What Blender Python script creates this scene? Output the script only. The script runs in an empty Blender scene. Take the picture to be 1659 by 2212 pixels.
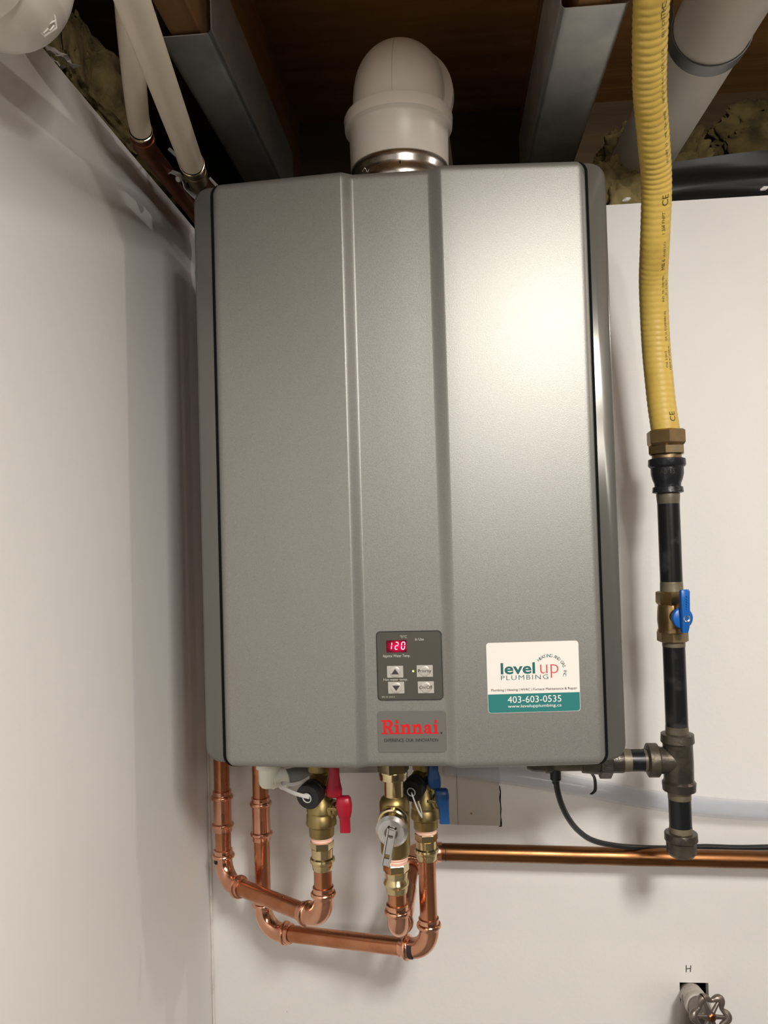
import bpy, bmesh, math, random
from mathutils import Vector, Matrix, Quaternion, noise

# ------------------------------------------------------------------ camera
W, H = 1659, 2212
ZC = 1.45                       # camera height above the floor; all z below are relative to it
F = 1686.6
RT = Vector((0.9963, 0.08105, -0.0286)).normalized()
FW = Vector((-0.08033, 0.99644, 0.02573)).normalized()
UP = RT.cross(FW).normalized()
RT = FW.cross(UP).normalized()
cam = bpy.data.cameras.new('camera')
cam.sensor_fit = 'VERTICAL'; cam.sensor_height = 36; cam.sensor_width = 27
cam.lens = F * 36 / H
cam.clip_start = 0.01; cam.clip_end = 50
camo = bpy.data.objects.new('camera', cam)
bpy.context.scene.collection.objects.link(camo)
m = Matrix.Identity(4)
for i in range(3):
    m[i][0] = RT[i]; m[i][1] = UP[i]; m[i][2] = -FW[i]
m[2][3] = ZC
camo.matrix_world = m
bpy.context.scene.camera = camo

# ------------------------------------------------------------------ world, lights, exposure
SC = bpy.context.scene
wd = bpy.data.worlds.new('world'); SC.world = wd; wd.use_nodes = True
bg = wd.node_tree.nodes['Background']
bg.inputs[0].default_value = (0.9, 0.92, 1.0, 1); bg.inputs[1].default_value = 0.10

def area(name, loc, target, size, sy, power, color, spread=180):
    l = bpy.data.lights.new(name, 'AREA'); l.shape = 'RECTANGLE'; l.size = size; l.size_y = sy
    l.energy = power; l.color = color; l.spread = math.radians(spread)
    o = bpy.data.objects.new(name, l); SC.collection.objects.link(o)
    o.location = (loc[0], loc[1], loc[2] + ZC)
    d = Vector(target) - Vector(loc)
    o.rotation_euler = d.to_track_quat('-Z', 'Y').to_euler()
    return o
area('hanging_lamp_light', (0.40, -0.24, 0.575), (0.22, 0.42, -1.25), 0.26, 0.26, 31.0, (1.0, 0.965, 0.91))
area('added_fill_light', (0.75, -1.7, 0.57), (0.1, 1.1, -0.5), 1.2, 0.25, 14.0, (1.0, 0.96, 0.90))  # added fill behind the camera, softens the pipe shadows on the back wall
def bulb(name, loc, r, power, color):
    l = bpy.data.lights.new(name, 'POINT'); l.energy = power; l.shadow_soft_size = r; l.color = color
    o = bpy.data.objects.new(name, l); SC.collection.objects.link(o)
    o.location = (loc[0], loc[1], loc[2] + ZC); return o
bulb('side_bulb_light', (1.70, 0.74, 0.62), 0.022, 13.0, (1.0, 0.92, 0.86))
SC.view_settings.view_transform = 'Standard'
SC.view_settings.look = 'None'
SC.view_settings.gamma = 1
SC.view_settings.exposure = 0.0
SC.view_settings.use_curve_mapping = False

# ------------------------------------------------------------------ helpers
COL = SC.collection
PI = math.pi
def V(*a): return Vector(a)
def ray(x, y):
    return RT * ((x - W / 2) / F) + UP * (-(y - H / 2) / F) + FW
def A(x, y, D):                 # point of the photo's pixel ray at depth D (world y)
    d = ray(x, y); return d * (D / d.y)
def AZ(x, y, z):
    d = ray(x, y); return d * (z / d.z)
def AX(x, y, X):
    d = ray(x, y); return d * (X / d.x)

OFF = {}
def thing(name, label, cat, loc, group=None):
    o = bpy.data.objects.new(name, None); COL.objects.link(o)
    o.empty_display_size = 0.02
    o.location = (loc[0], loc[1], loc[2] + ZC)
    o['label'] = label; o['category'] = cat
    if group: o['group'] = group
    OFF[o.name] = Vector(loc)
    return o

def finish(me, smooth):
    if smooth is None: return
    me.polygons.foreach_set('use_smooth', [True] * len(me.polygons))
    me.set_sharp_from_angle(angle=math.radians(smooth))

class MB:
    """collects verts/faces (camera-relative coordinates) and builds ONE mesh"""
    def __init__(s): s.v = []; s.f = []
    def add(s, vs, fs):
        b = len(s.v); s.v += [Vector(v) for v in vs]; s.f += [tuple(i + b for i in f) for f in fs]; return s
    def box(s, a, b):
        x0, y0, z0 = a; x1, y1, z1 = b
        return s.add([(x0,y0,z0),(x1,y0,z0),(x1,y1,z0),(x0,y1,z0),(x0,y0,z1),(x1,y0,z1),(x1,y1,z1),(x0,y1,z1)],
              [(0,3,2,1),(4,5,6,7),(0,1,5,4),(1,2,6,5),(2,3,7,6),(3,0,4,7)])
    def obox(s, c, ux, uy, uz):
        c = Vector(c); ux, uy, uz = Vector(ux), Vector(uy), Vector(uz)
        vs = [c + ux*a + uy*b + uz*d for d in (-1,1) for a, b in ((-1,-1),(1,-1),(1,1),(-1,1))]
        return s.add(vs, [(0,3,2,1),(4,5,6,7),(0,1,5,4),(1,2,6,5),(2,3,7,6),(3,0,4,7)])
    def tube(s, pts, r, n=20, cap=True, twist=0.0, ell=None):
        pts = [Vector(p) for p in pts]
        R = r if isinstance(r, (list, tuple)) else [r] * len(pts)
        T = []
        for i in range(len(pts)):
            d = pts[min(i + 1, len(pts) - 1)] - pts[max(i - 1, 0)]
            if d.length < 1e-9: d = T[-1] if T else Vector((0, 0, 1))
            T.append(d.normalized())
        up = Vector((0, 0, 1)) if abs(T[0].z) < 0.9 else Vector((0, -1, 0))
        nx = (up - T[0] * up.dot(T[0])).normalized()
        vs, fs = [], []
        for i, p in enumerate(pts):
            if i:
                q = T[i - 1].rotation_difference(T[i]); nx = q @ nx
                nx = (nx - T[i] * nx.dot(T[i])).normalized()
            ny = T[i].cross(nx)
            for k in range(n):
                a = 2 * PI * k / n + twist
                e1, e2 = (1, 1) if ell is None else ell
                vs.append(p + nx * (math.cos(a) * R[i] * e1) + ny * (math.sin(a) * R[i] * e2))
        for i in range(len(pts) - 1):
            for k in range(n):
                k2 = (k + 1) % n
                fs.append((i*n + k, i*n + k2, (i+1)*n + k2, (i+1)*n + k))
        if cap:
            fs.append(tuple(range(n - 1, -1, -1)))
            fs.append(tuple((len(pts) - 1) * n + k for k in range(n)))
        return s.add(vs, fs)
    def lathe(s, p, d, prof, n=28, twist=0.0):
        """prof: list of (distance along d, radius)"""
        p = Vector(p); d = Vector(d).normalized()
        up = Vector((0, 0, 1)) if abs(d.z) < 0.9 else Vector((0, -1, 0))
        nx = (up - d * up.dot(d)).normalized(); ny = d.cross(nx)
        vs, fs = [], []
        for t, r in prof:
            for k in range(n):
                a = 2 * PI * k / n + twist
                vs.append(p + d * t + nx * (math.cos(a) * r) + ny * (math.sin(a) * r))
        L = len(prof)
        for i in range(L - 1):
            for k in range(n):
                k2 = (k + 1) % n
                fs.append((i*n + k, i*n + k2, (i+1)*n + k2, (i+1)*n + k))
        fs.append(tuple(range(n - 1, -1, -1)))
        fs.append(tuple((L - 1) * n + k for k in range(n)))
        return s.add(vs, fs)
    def build(s, name, mat, parent=None, label=None, cat=None, group=None, kind=None, smooth=35, bevel=0, bseg=2, stuff=False):
        off = Vector((0, 0, 0))
        if parent is not None: off = OFF[parent.name]
        elif cat or kind:
            lo = Vector([min(v[i] for v in s.v) for i in range(3)]); hi = Vector([max(v[i] for v in s.v) for i in range(3)])
            off = Vector(((lo.x + hi.x) / 2, (lo.y + hi.y) / 2, lo.z))
        me = bpy.data.meshes.new(name)
        me.from_pydata([tuple(v - off) for v in s.v], [], s.f)
        bm = bmesh.new(); bm.from_mesh(me)
        bmesh.ops.recalc_face_normals(bm, faces=bm.faces)
        if bevel:
            ed = [e for e in bm.edges if len(e.link_faces) == 2 and e.calc_face_angle(0) > 0.5]
            bmesh.ops.bevel(bm, geom=ed, offset=bevel, segments=bseg, profile=0.5, affect='EDGES', clamp_overlap=True)
        bm.to_mesh(me); bm.free()
        finish(me, smooth)
        me.materials.append(mat)
        o = bpy.data.objects.new(name, me); COL.objects.link(o)
        if parent is not None:
            o.parent = parent; OFF[o.name] = off
        else:
            o.location = (off.x, off.y, off.z + ZC); OFF[o.name] = off
        if label: o['label'] = label
        if cat: o['category'] = cat
        if group: o['group'] = group
        if kind: o['kind'] = kind
        return o

def fillet(pts, r, n=10):
    """polyline with rounded corners"""
    pts = [Vector(p) for p in pts]; out = [pts[0]]
    R = r if isinstance(r, (list, tuple)) else [r] * len(pts)
    for i in range(1, len(pts) - 1):
        a = (pts[i-1] - pts[i]); b = (pts[i+1] - pts[i]); an = a.angle(b)
        t = R[i] / math.tan(an / 2); t = min(t, a.length * (.999 if i == 1 else .49), b.length * (.999 if i == len(pts) - 2 else .49))
        rr = t * math.tan(an / 2)
        a.normalize(); b.normalize()
        c = pts[i] + (a + b).normalized() * (rr / math.sin(an / 2))
        s = pts[i] + a * t - c; e = pts[i] + b * t - c
        for k in range(n + 1):
            q = s.rotation_difference(e); qq = Quaternion().slerp(q, k / n)
            out.append(c + qq @ s)
    out.append(pts[-1]); return out

def smoothpath(pts, n=8):
    """Catmull-Rom through points (each may be tuple of any dim)"""
    P = [Vector(p) for p in pts]; P = [2*P[0] - P[1]] + P + [2*P[-1] - P[-2]]
    out = []
    for i in range(1, len(P) - 2):
        for k in range(n):
            t = k / n
            out.append(0.5 * ((2*P[i]) + (P[i+1] - P[i-1])*t + (2*P[i-1] - 5*P[i] + 4*P[i+1] - P[i+2])*t*t + (3*P[i] - P[i-1] - 3*P[i+1] + P[i+2])*t**3))
    out.append(P[-2]); return out

# ------------------------------------------------------------------ materials
def mat(name, col, rough=.5, metal=0.0, var=None, vscale=8, vdetail=4, bump=0, bscale=60, bdetail=3, coat=0,
        emis=None, estr=0, trans=0, ior=1.45, alpha=1, stretch=(1, 1, 1), rvar=0, spec=None, vlo=.35, vhi=.65, sub=0):
    m = bpy.data.materials.new(name); m.use_nodes = True
    nt = m.node_tree; N = nt.nodes; L = nt.links; p = N['Principled BSDF']
    p.inputs['Base Color'].default_value = (*col, 1)
    p.inputs['Roughness'].default_value = rough; p.inputs['Metallic'].default_value = metal
    p.inputs['IOR'].default_value = ior
    if coat: p.inputs['Coat Weight'].default_value = coat
    if spec is not None: p.inputs['Specular IOR Level'].default_value = spec
    if emis: p.inputs['Emission Color'].default_value = (*emis, 1); p.inputs['Emission Strength'].default_value = estr
    if trans: p.inputs['Transmission Weight'].default_value = trans
    if sub:
        p.inputs['Subsurface Weight'].default_value = sub; p.inputs['Subsurface Radius'].default_value = (.01, .008, .006)
    if alpha < 1: p.inputs['Alpha'].default_value = alpha
    if var or bump or rvar:
        tc = N.new('ShaderNodeTexCoord'); mp = N.new('ShaderNodeMapping'); mp.inputs['Scale'].default_value = stretch
        L.new(tc.outputs['Object'], mp.inputs['Vector'])
    if var or rvar:
        nz = N.new('ShaderNodeTexNoise'); nz.inputs['Scale'].default_value = vscale; nz.inputs['Detail'].default_value = vdetail
        L.new(mp.outputs[0], nz.inputs['Vector'])
        rp = N.new('ShaderNodeMapRange'); rp.inputs['From Min'].default_value = vlo; rp.inputs['From Max'].default_value = vhi
        L.new(nz.outputs['Fac'], rp.inputs['Value'])
        if var:
            mx = N.new('ShaderNodeMix'); mx.data_type = 'RGBA'
            mx.inputs['A'].default_value = (*col, 1); mx.inputs['B'].default_value = (*var, 1)
            L.new(rp.outputs[0], mx.inputs['Factor']); L.new(mx.outputs['Result'], p.inputs['Base Color'])
        if rvar:
            r2 = N.new('ShaderNodeMapRange'); r2.inputs['To Min'].default_value = rough; r2.inputs['To Max'].default_value = rough + rvar
            L.new(rp.outputs[0], r2.inputs['Value']); L.new(r2.outputs[0], p.inputs['Roughness'])
    if bump:
        n2 = N.new('ShaderNodeTexNoise'); n2.inputs['Scale'].default_value = bscale; n2.inputs['Detail'].default_value = bdetail
        L.new(mp.outputs[0], n2.inputs['Vector'])
        b = N.new('ShaderNodeBump'); b.inputs['Strength'].default_value = bump; b.inputs['Distance'].default_value = .002
        L.new(n2.outputs['Fac'], b.inputs['Height']); L.new(b.outputs[0], p.inputs['Normal'])
    return m

def wall_mat():
    m = mat('painted_drywall', (.82, .80, .77), .55, var=(.79, .77, .74), vscale=3, bump=.12, bscale=140)
    nt = m.node_tree; N = nt.nodes; L = nt.links; p = N['Principled BSDF']
    # small scuffs and specks: worn marks on the paint
    src = p.inputs['Base Color'].links[0].from_socket
    tc = N.new('ShaderNodeTexCoord'); vo = N.new('ShaderNodeTexVoronoi'); vo.inputs['Scale'].default_value = 16
    nz = N.new('ShaderNodeTexNoise'); nz.inputs['Scale'].default_value = 60
    va = N.new('ShaderNodeVectorMath'); va.operation = 'MULTIPLY_ADD'; va.inputs[1].default_value = (.03,)*3
    L.new(tc.outputs['Object'], va.inputs[2]); L.new(nz.outputs['Color'], va.inputs[0]); L.new(tc.outputs['Object'], nz.inputs['Vector'])
    L.new(va.outputs[0], vo.inputs['Vector'])
    sx = N.new('ShaderNodeSeparateColor'); L.new(vo.outputs['Color'], sx.inputs[0])
    lt = N.new('ShaderNodeMath'); lt.operation = 'LESS_THAN'; lt.inputs[1].default_value = .018; L.new(vo.outputs['Distance'], lt.inputs[0])
    gt = N.new('ShaderNodeMath'); gt.operation = 'GREATER_THAN'; gt.inputs[1].default_value = .86; L.new(sx.outputs[0], gt.inputs[0])
    mu = N.new('ShaderNodeMath'); mu.operation = 'MULTIPLY'; L.new(lt.outputs[0], mu.inputs[0]); L.new(gt.outputs[0], mu.inputs[1])
    m2 = N.new('ShaderNodeMath'); m2.operation = 'MULTIPLY'; m2.inputs[1].default_value = .65; L.new(mu.outputs[0], m2.inputs[0])
    mx = N.new('ShaderNodeMix'); mx.data_type = 'RGBA'; mx.inputs['B'].default_value = (.22, .19, .16, 1)
    L.new(m2.outputs[0], mx.inputs['Factor']); L.new(src, mx.inputs['A']); L.new(mx.outputs['Result'], p.inputs['Base Color'])
    return m
M = {}
M['wall'] = wall_mat()
M['caulk'] = mat('old_caulk', (.74, .70, .65), .6, var=(.50, .45, .40), vscale=25, vlo=.52, vhi=.68, bump=.5, bscale=90)
M['gypsum'] = mat('bare_grey_drywall', (.52, .475, .42), .8, var=(.48, .44, .385), vscale=10)
M['dim'] = mat('unfinished_basement_wall', (.20, .185, .165), .85, var=(.14, .13, .115), vscale=3)
M['concrete'] = mat('basement_concrete_floor', (.22, .205, .185), .8, var=(.17, .16, .145), vscale=4, bump=.3, bscale=30)
def wood(name, a, b, rough=.65, stretch=(14, 1, 14), scale=3, knots=False):
    m = mat(name, a, rough, var=b, vscale=scale, vdetail=6, stretch=stretch, bump=.25, bscale=12)
    if knots:
        nt = m.node_tree; N = nt.nodes; L = nt.links; p = N['Principled BSDF']
        src = p.inputs['Base Color'].links[0].from_socket
        tc = N.new('ShaderNodeTexCoord'); mp = N.new('ShaderNodeMapping'); mp.inputs['Scale'].default_value = (1, 1.3, .02)
        vo = N.new('ShaderNodeTexVoronoi'); vo.inputs['Scale'].default_value = 7.0; vo.inputs['Randomness'].default_value = .9
        L.new(tc.outputs['Object'], mp.inputs[0]); L.new(mp.outputs[0], vo.inputs['Vector'])
        mr = N.new('ShaderNodeMapRange'); mr.inputs['From Min'].default_value = .06; mr.inputs['From Max'].default_value = .12
        mr.inputs['To Min'].default_value = 1; mr.inputs['To Max'].default_value = 0
        L.new(vo.outputs['Distance'], mr.inputs['Value'])
        mx = N.new('ShaderNodeMix'); mx.data_type = 'RGBA'; mx.inputs['B'].default_value = (.05, .02, .01, 1)
        L.new(mr.outputs[0], mx.inputs['Factor']); L.new(src, mx.inputs['A']); L.new(mx.outputs['Result'], p.inputs['Base Color'])
    return m
M['ply'] = wood('plywood_subfloor', (.56, .31, .10), (.42, .21, .06), stretch=(1, 9, 1), scale=2.5, knots=True)
M['joist'] = wood('joist_lumber', (.48, .27, .12), (.36, .19, .08), stretch=(10, 1, 10), scale=4)
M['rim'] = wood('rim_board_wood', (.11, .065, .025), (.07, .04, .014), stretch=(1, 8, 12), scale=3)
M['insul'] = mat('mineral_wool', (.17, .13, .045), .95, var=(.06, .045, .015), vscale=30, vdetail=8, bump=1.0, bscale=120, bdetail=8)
M['insul2'] = mat('lit_mineral_wool', (.30, .235, .10), .95, var=(.11, .085, .03), vscale=34, vdetail=8, bump=1.0, bscale=120, bdetail=8)  # paler copy of the same wool, with the light on it put into the colour
M['poly'] = mat('black_vapour_sheet', (.010, .012, .012), .48, bump=.2, bscale=20)
M['flake'] = mat('torn_white_paper', (.75, .72, .68), .7)
M['galv'] = mat('galvanised_sheet', (.80, .80, .77), .36, .55, var=(.50, .53, .53), vscale=9, rvar=.18, vdetail=5)
M['galv2'] = mat('galvanised_strap', (.36, .35, .33), .42, 1.0, var=(.25, .25, .24), vscale=30)
M['darkstrap'] = mat('dark_steel_strap', (.17, .17, .17), .42, .8)
M['pvc'] = mat('white_pvc', (.80, .74, .65), .36, var=(.77, .70, .61), vscale=7)
M['pvcb'] = mat('bright_white_pvc', (.80, .77, .71), .34, var=(.77, .73, .66), vscale=7)
M['pvcd'] = mat('dull_white_pvc', (.50, .47, .415), .42, var=(.46, .43, .375), vscale=9)
M['pex'] = mat('cream_pex', (.68, .60, .48), .38, var=(.63, .55, .43), vscale=10, sub=.15)
M['paint'] = None
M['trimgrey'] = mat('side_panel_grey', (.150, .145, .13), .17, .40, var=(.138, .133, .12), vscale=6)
M['black'] = mat('black_rubber', (.014, .014, .015), .42)
M['cable'] = mat('black_cable_jacket', (.018, .019, .02), .38)
M['gap'] = mat('dark_gap_seal', (.006, .006, .006), .9, spec=.1)
M['steel'] = mat('stainless_steel', (.66, .62, .56), .22, 1.0, rvar=.1, var=(.55, .52, .47), vscale=12, stretch=(1, 1, 4))
M['alu'] = mat('machined_aluminium', (.80, .80, .80), .30, 1.0, bump=.1, bscale=200)
M['chrome'] = mat('chrome_lever', (.62, .62, .62), .12, 1.0)
def copper(name, a, b, r, rv=.12):
    return mat(name, a, r, 1.0, var=b, vscale=26, vdetail=5, rvar=rv, vlo=.42, vhi=.68)
M['cu'] = copper('copper_pipe_metal', (.66, .30, .165), (.50, .20, .095), .24)
M['cuf'] = copper('bright_copper_fitting', (.84, .46, .31), (.74, .36, .22), .17, .1)
M['cuo'] = copper('aged_brown_copper', (.27, .125, .05), (.20, .085, .034), .30)
M['cuz'] = copper('dark_tarnished_copper', (.24, .085, .04), (.15, .055, .028), .40)
M['brass'] = mat('cast_brass', (.40, .31, .135), .34, 1.0, var=(.31, .235, .09), vscale=20, bump=.15, bscale=90, rvar=.12)
M['brassb'] = mat('polished_brass', (.80, .68, .40), .14, 1.0, var=(.70, .58, .32), vscale=20, rvar=.06)
M['brasst'] = mat('tarnished_brass', (.42, .28, .12), .32, 1.0, var=(.26, .20, .12), vscale=26, rvar=.2, bump=.15, bscale=70)
M['brassd'] = mat('dull_dark_brass', (.22, .17, .085), .38, 1.0, var=(.14, .105, .055), vscale=24, rvar=.15)
M['castm'] = mat('cast_lettering', (.045, .04, .036), .4, .4)
M['iron'] = mat('black_iron_pipe', (.014, .015, .017), .30, .3, var=(.075, .073, .068), vscale=22, vdetail=8, vlo=.55, vhi=.74, rvar=.3)
M['ironf'] = mat('cast_iron_fitting', (.062, .052, .043), .30, .55, var=(.125, .108, .075), vscale=16, vlo=.45, vhi=.7, rvar=.25, bump=.5, bscale=110)
M['ironb'] = mat('black_cast_fitting', (.022, .023, .027), .32, .4, bump=.5, bscale=110)
M['dope'] = mat('dried_thread_sealant', (.20, .17, .11), .42, .3, var=(.10, .085, .06), vscale=34, bump=.3, bscale=80)
M['tape'] = mat('pink_thread_tape', (.90, .56, .44), .5)
M['red'] = mat('red_vinyl_grip', (.36, .008, .026), .33)
M['blue'] = mat('blue_vinyl_grip', (.012, .075, .24), .36)
M['blueh'] = mat('blue_painted_handle', (.010, .115, .42), .35)
M['clear'] = mat('clear_nylon_strap', (.80, .78, .75), .35, trans=.35)
M['cream'] = mat('off_white_plastic', (.86, .86, .74), .4)
M['greytube'] = mat('grey_tube', (.30, .31, .30), .4)
M['ink'] = mat('black_ink', (.02, .018, .02), .6)
M['inkd'] = mat('faded_dark_ink', (.07, .055, .02), .6)
M['white'] = mat('white_ink', (.80, .78, .72), .5)
M['silk'] = mat('panel_silkscreen', (.55, .52, .46), .5)
M['stk'] = mat('white_sticker', (.80, .755, .69), .4)
M['teal'] = mat('teal_print', (.025, .185, .175), .4)
M['tealt'] = mat('teal_lettering', (.02, .13, .13), .4)
M['redp'] = mat('red_print', (.62, .07, .06), .4)
M['redl'] = mat('red_logo_print', (.62, .010, .016), .4)
M['panel'] = mat('control_panel_face', (.075, .070, .058), .36)
M['plate'] = mat('brand_plate_grey', (.17, .165, .15), .38, .25)
M['btn'] = mat('silver_button', (.50, .475, .43), .35, .2)
M['btnd'] = mat('button_symbol_dark', (.045, .04, .035), .5)
M['led'] = mat('lit_digit', (1, .35, .5), .4, emis=(1, .42, .62), estr=1.5)
M['green'] = mat('green_indicator', (.6, .9, .2), .4, emis=(.62, 1, .16), estr=1.6)
M['castgrey'] = mat('worn_grey_casting', (.16, .145, .135), .38, .75, var=(.24, .20, .17), vscale=30, bump=.3, bscale=80)
M['wrap'] = mat('dirty_white_wrap', (.60, .56, .50), .6, var=(.34, .31, .27), vscale=28, bump=.4, bscale=50)

def paint_mat():
    m = mat('metallic_grey_paint', (.245, .241, .222), .425, .55, rvar=.03, vscale=1100, var=(.300, .295, .273), vdetail=2, bump=.08, bscale=1100)
    return m
M['paint'] = paint_mat()

def led_screen():
    m = mat('red_led_window', (.06, 0, .01), .25)
    N = m.node_tree.nodes; L = m.node_tree.links; p = N['Principled BSDF']
    tc = N.new('ShaderNodeTexCoord'); mp = N.new('ShaderNodeMapping')
    L.new(tc.outputs['Generated'], mp.inputs[0])
    mp.inputs['Location'].default_value = (-.56, 0, -.5)
    ln = N.new('ShaderNodeVectorMath'); ln.operation = 'MULTIPLY'; ln.inputs[1].default_value = (1.9, 0, 1.9)
    L.new(mp.outputs[0], ln.inputs[0])
    le = N.new('ShaderNodeVectorMath'); le.operation = 'LENGTH'; L.new(ln.outputs[0], le.inputs[0])
    mr = N.new('ShaderNodeMapRange'); mr.inputs['From Min'].default_value = .2; mr.inputs['From Max'].default_value = 1.05
    mr.inputs['To Min'].default_value = .85; mr.inputs['To Max'].default_value = .06
    L.new(le.outputs['Value'], mr.inputs['Value'])
    p.inputs['Emission Color'].default_value = (1, .0, .06, 1)
    L.new(mr.outputs[0], p.inputs['Emission Strength'])
    return m
M['ledscr'] = led_screen()
M['vinyl'] = mat('clear_vinyl_tube', (.60, .65, .76), .12, alpha=.20, spec=.8)
M['hose'] = mat('yellow_hose_jacket', (.60, .415, .085), .48, var=(.50, .335, .06), vscale=30, vdetail=5, vlo=.5, vhi=.75, bump=.12, bscale=200)
def rimless(): pass

# ------------------------------------------------------------------ text
def text_verts(s, size=1.0, off=0.0, space=1.0):
    cu = bpy.data.curves.new('t', 'FONT'); cu.body = s; cu.size = size; cu.offset = off; cu.space_character = space
    cu.resolution_u = 3
    ob = bpy.data.objects.new('t', cu); COL.objects.link(ob)
    dg = bpy.context.evaluated_depsgraph_get()
    me = bpy.data.meshes.new_from_object(ob.evaluated_get(dg))
    vs = [v.co.copy() for v in me.vertices]; fs = [tuple(p.vertices) for p in me.polygons]
    bpy.data.objects.remove(ob); bpy.data.curves.remove(cu); bpy.data.meshes.remove(me)
    return vs, fs
def text_fine(s, size=1.0, off=0.0):
    vs, fs = text_verts(s, size, off)
    bm = bmesh.new(); vv = [bm.verts.new(v) for v in vs]
    for f in fs:
        try: bm.faces.new([vv[i] for i in f])
        except ValueError: pass
    bmesh.ops.triangulate(bm, faces=bm.faces)
    for _ in range(2): bmesh.ops.subdivide_edges(bm, edges=bm.edges, cuts=1, use_grid_fill=True)
    bm.verts.index_update()
    out = [v.co.copy() for v in bm.verts], [tuple(v.index for v in f.verts) for f in bm.faces]
    bm.free(); return out
def fit_text(mb, s, x0, x1, zb, zt, y, off=0.0, space=1.0, slant=0):
    """text scaled to fill the rectangle x0..x1, zb..zt in the plane Y=y facing -Y"""
    vs, fs = text_verts(s, 1.0, off, space)
    ax, bx = min(v.x for v in vs), max(v.x for v in vs); ay, by = min(v.y for v in vs), max(v.y for v in vs)
    out = []
    for v in vs:
        u = (v.x - ax) / (bx - ax); w = (v.y - ay) / (by - ay)
        out.append((x0 + (x1 - x0) * u + slant * w * (zt - zb), y, zb + (zt - zb) * w))
    mb.add(out, fs)
def strokes(mb, polys, f):
    """polys: list of 2D point lists (each a filled polygon); f maps (u,v)->3D"""
    for i, p in enumerate(polys):          # each piece of a glyph a hair above the one before
        mb.add([Vector(f(*q)) + Vector((0, -4e-6 * (i + 1), 0)) for q in p], [tuple(range(len(p)))])
def ribbon2(pts, w):
    """2D thick stroke -> quads"""
    out = []
    P = [Vector(p) for p in pts]
    Ls = []
    for i, p in enumerate(P):
        d = (P[min(i+1, len(P)-1)] - P[max(i-1, 0)]).normalized(); n = Vector((-d.y, d.x))
        ww = w[i] if isinstance(w, (list, tuple)) else w
        Ls.append((p + n * ww / 2, p - n * ww / 2))
    for a, b in zip(Ls, Ls[1:]):
        out.append([tuple(a[0]), tuple(b[0]), tuple(b[1]), tuple(a[1])])
    return out
def arc2(cx, cy, rx, ry, a0, a1, n=14):
    return [(cx + rx * math.cos(math.radians(a0 + (a1 - a0) * k / n)), cy + ry * math.sin(math.radians(a0 + (a1 - a0) * k / n))) for k in range(n + 1)]
def rrect(x0, x1, z0, z1, r, n=5):
    out = []
    for cx, cz, a in ((x1 - r, z1 - r, 0), (x0 + r, z1 - r, 90), (x0 + r, z0 + r, 180), (x1 - r, z0 + r, 270)):
        for k in range(n + 1):
            t = math.radians(a + 90 * k / n); out.append((cx + r * math.cos(t), cz + r * math.sin(t)))
    return out
def slab(mb, outline, y0, y1, bev=0):
    """prism of an XZ outline between y0 (front) and y1 (back), optional small front chamfer"""
    n = len(outline)
    cx = sum(p[0] for p in outline) / n; cz = sum(p[1] for p in outline) / n
    rings = []
    if bev:
        w = max(p[0] for p in outline) - min(p[0] for p in outline); h = max(p[1] for p in outline) - min(p[1] for p in outline)
        fx, fz = 1 - 2 * bev / w, 1 - 2 * bev / h
        rings.append([(cx + (x - cx) * fx, y0, cz + (z - cz) * fz) for x, z in outline])
        rings.append([(x, y0 + bev, z) for x, z in outline])
    else:
        rings.append([(x, y0, z) for x, z in outline])
    rings.append([(x, y1, z) for x, z in outline])
    vs = [v for r in rings for v in r]; fs = [tuple(range(n))]
    for i in range(len(rings) - 1):
        for k in range(n):
            k2 = (k + 1) % n; fs.append((i*n+k, (i+1)*n+k, (i+1)*n+k2, i*n+k2))
    fs.append(tuple((len(rings) - 1) * n + k for k in range(n - 1, -1, -1)))
    mb.add(vs, fs)

# ================================================================== SETTING
XW, YW, ZT = -.3683, 1.15, .467          # left wall plane, back wall plane, top edge of the drywall
FL = -ZC
b = MB(); b.box((-2.2, -2.6, FL - .05), (2.4, 1.6, FL)); b.build('floor', M['concrete'], kind='structure', smooth=None)
# back wall with the rough pipe cut-out of the shut-off valve
hx0, hx1, hz0, hz1 = .3075, .347, -.86, -.6485
b = MB()
t = .0127
b.box((XW, YW, FL), (hx0, YW + t, ZT)); b.box((hx1, YW, FL), (2.4, YW + t, ZT))
b.box((hx0, YW, hz1), (hx1, YW + t, ZT)); b.box((hx0, YW, FL), (hx1, YW + t, hz0))
b.build('wall_back', M['wall'], kind='structure', smooth=None)
# left wall: board with a finished, slightly waved top edge (paper tape and bead)
prof = [(0, FL), (0, .380), (-.0008, .400), (.0002, .410), (.0012, .418), (.0022, .426), (.0020, .432), (.0, .440), (-.0006, .448), (.0012, .456), (.0020, .4655), (0, .467), (-.0125, .467), (-.0125, FL)]
ys = [-2.6, -.5, .2] + [.3 + .05 * i for i in range(18)]
vs = []; n = len(prof)
for y in ys:
    for dx, z in prof:
        wob = 0 if z < .395 or dx < -.01 else .0008 * noise.noise(Vector((0, y * 6, z * 4)))
        vs.append((XW + dx + wob, y, z + wob))
fs = [(i*n+k, i*n+k+1, (i+1)*n+k+1, (i+1)*n+k) for i in range(len(ys)-1) for k in range(n-1)]
b = MB().add(vs, fs); b.build('wall_left', M['wall'], kind='structure', smooth=50)
b = MB(); b.box((2.4, -2.6, FL), (2.45, 1.6, .84)); b.build('wall_right', M['dim'], kind='structure', smooth=None)
b = MB(); b.box((-2.2, -2.65, FL), (2.4, -2.6, .84)); b.build('wall_front', M['dim'], kind='structure', smooth=None)
b = MB(); b.box((-2.25, -2.6, FL), (-2.2, 1.6, .84)); b.build('wall_far_left', M['dim'], kind='structure', smooth=None)
b = MB(); b.box((-2.2, -2.6, .84), (2.4, 1.6, .858)); ceil = b.build('ceiling', M['ply'], kind='structure', smooth=None)
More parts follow.
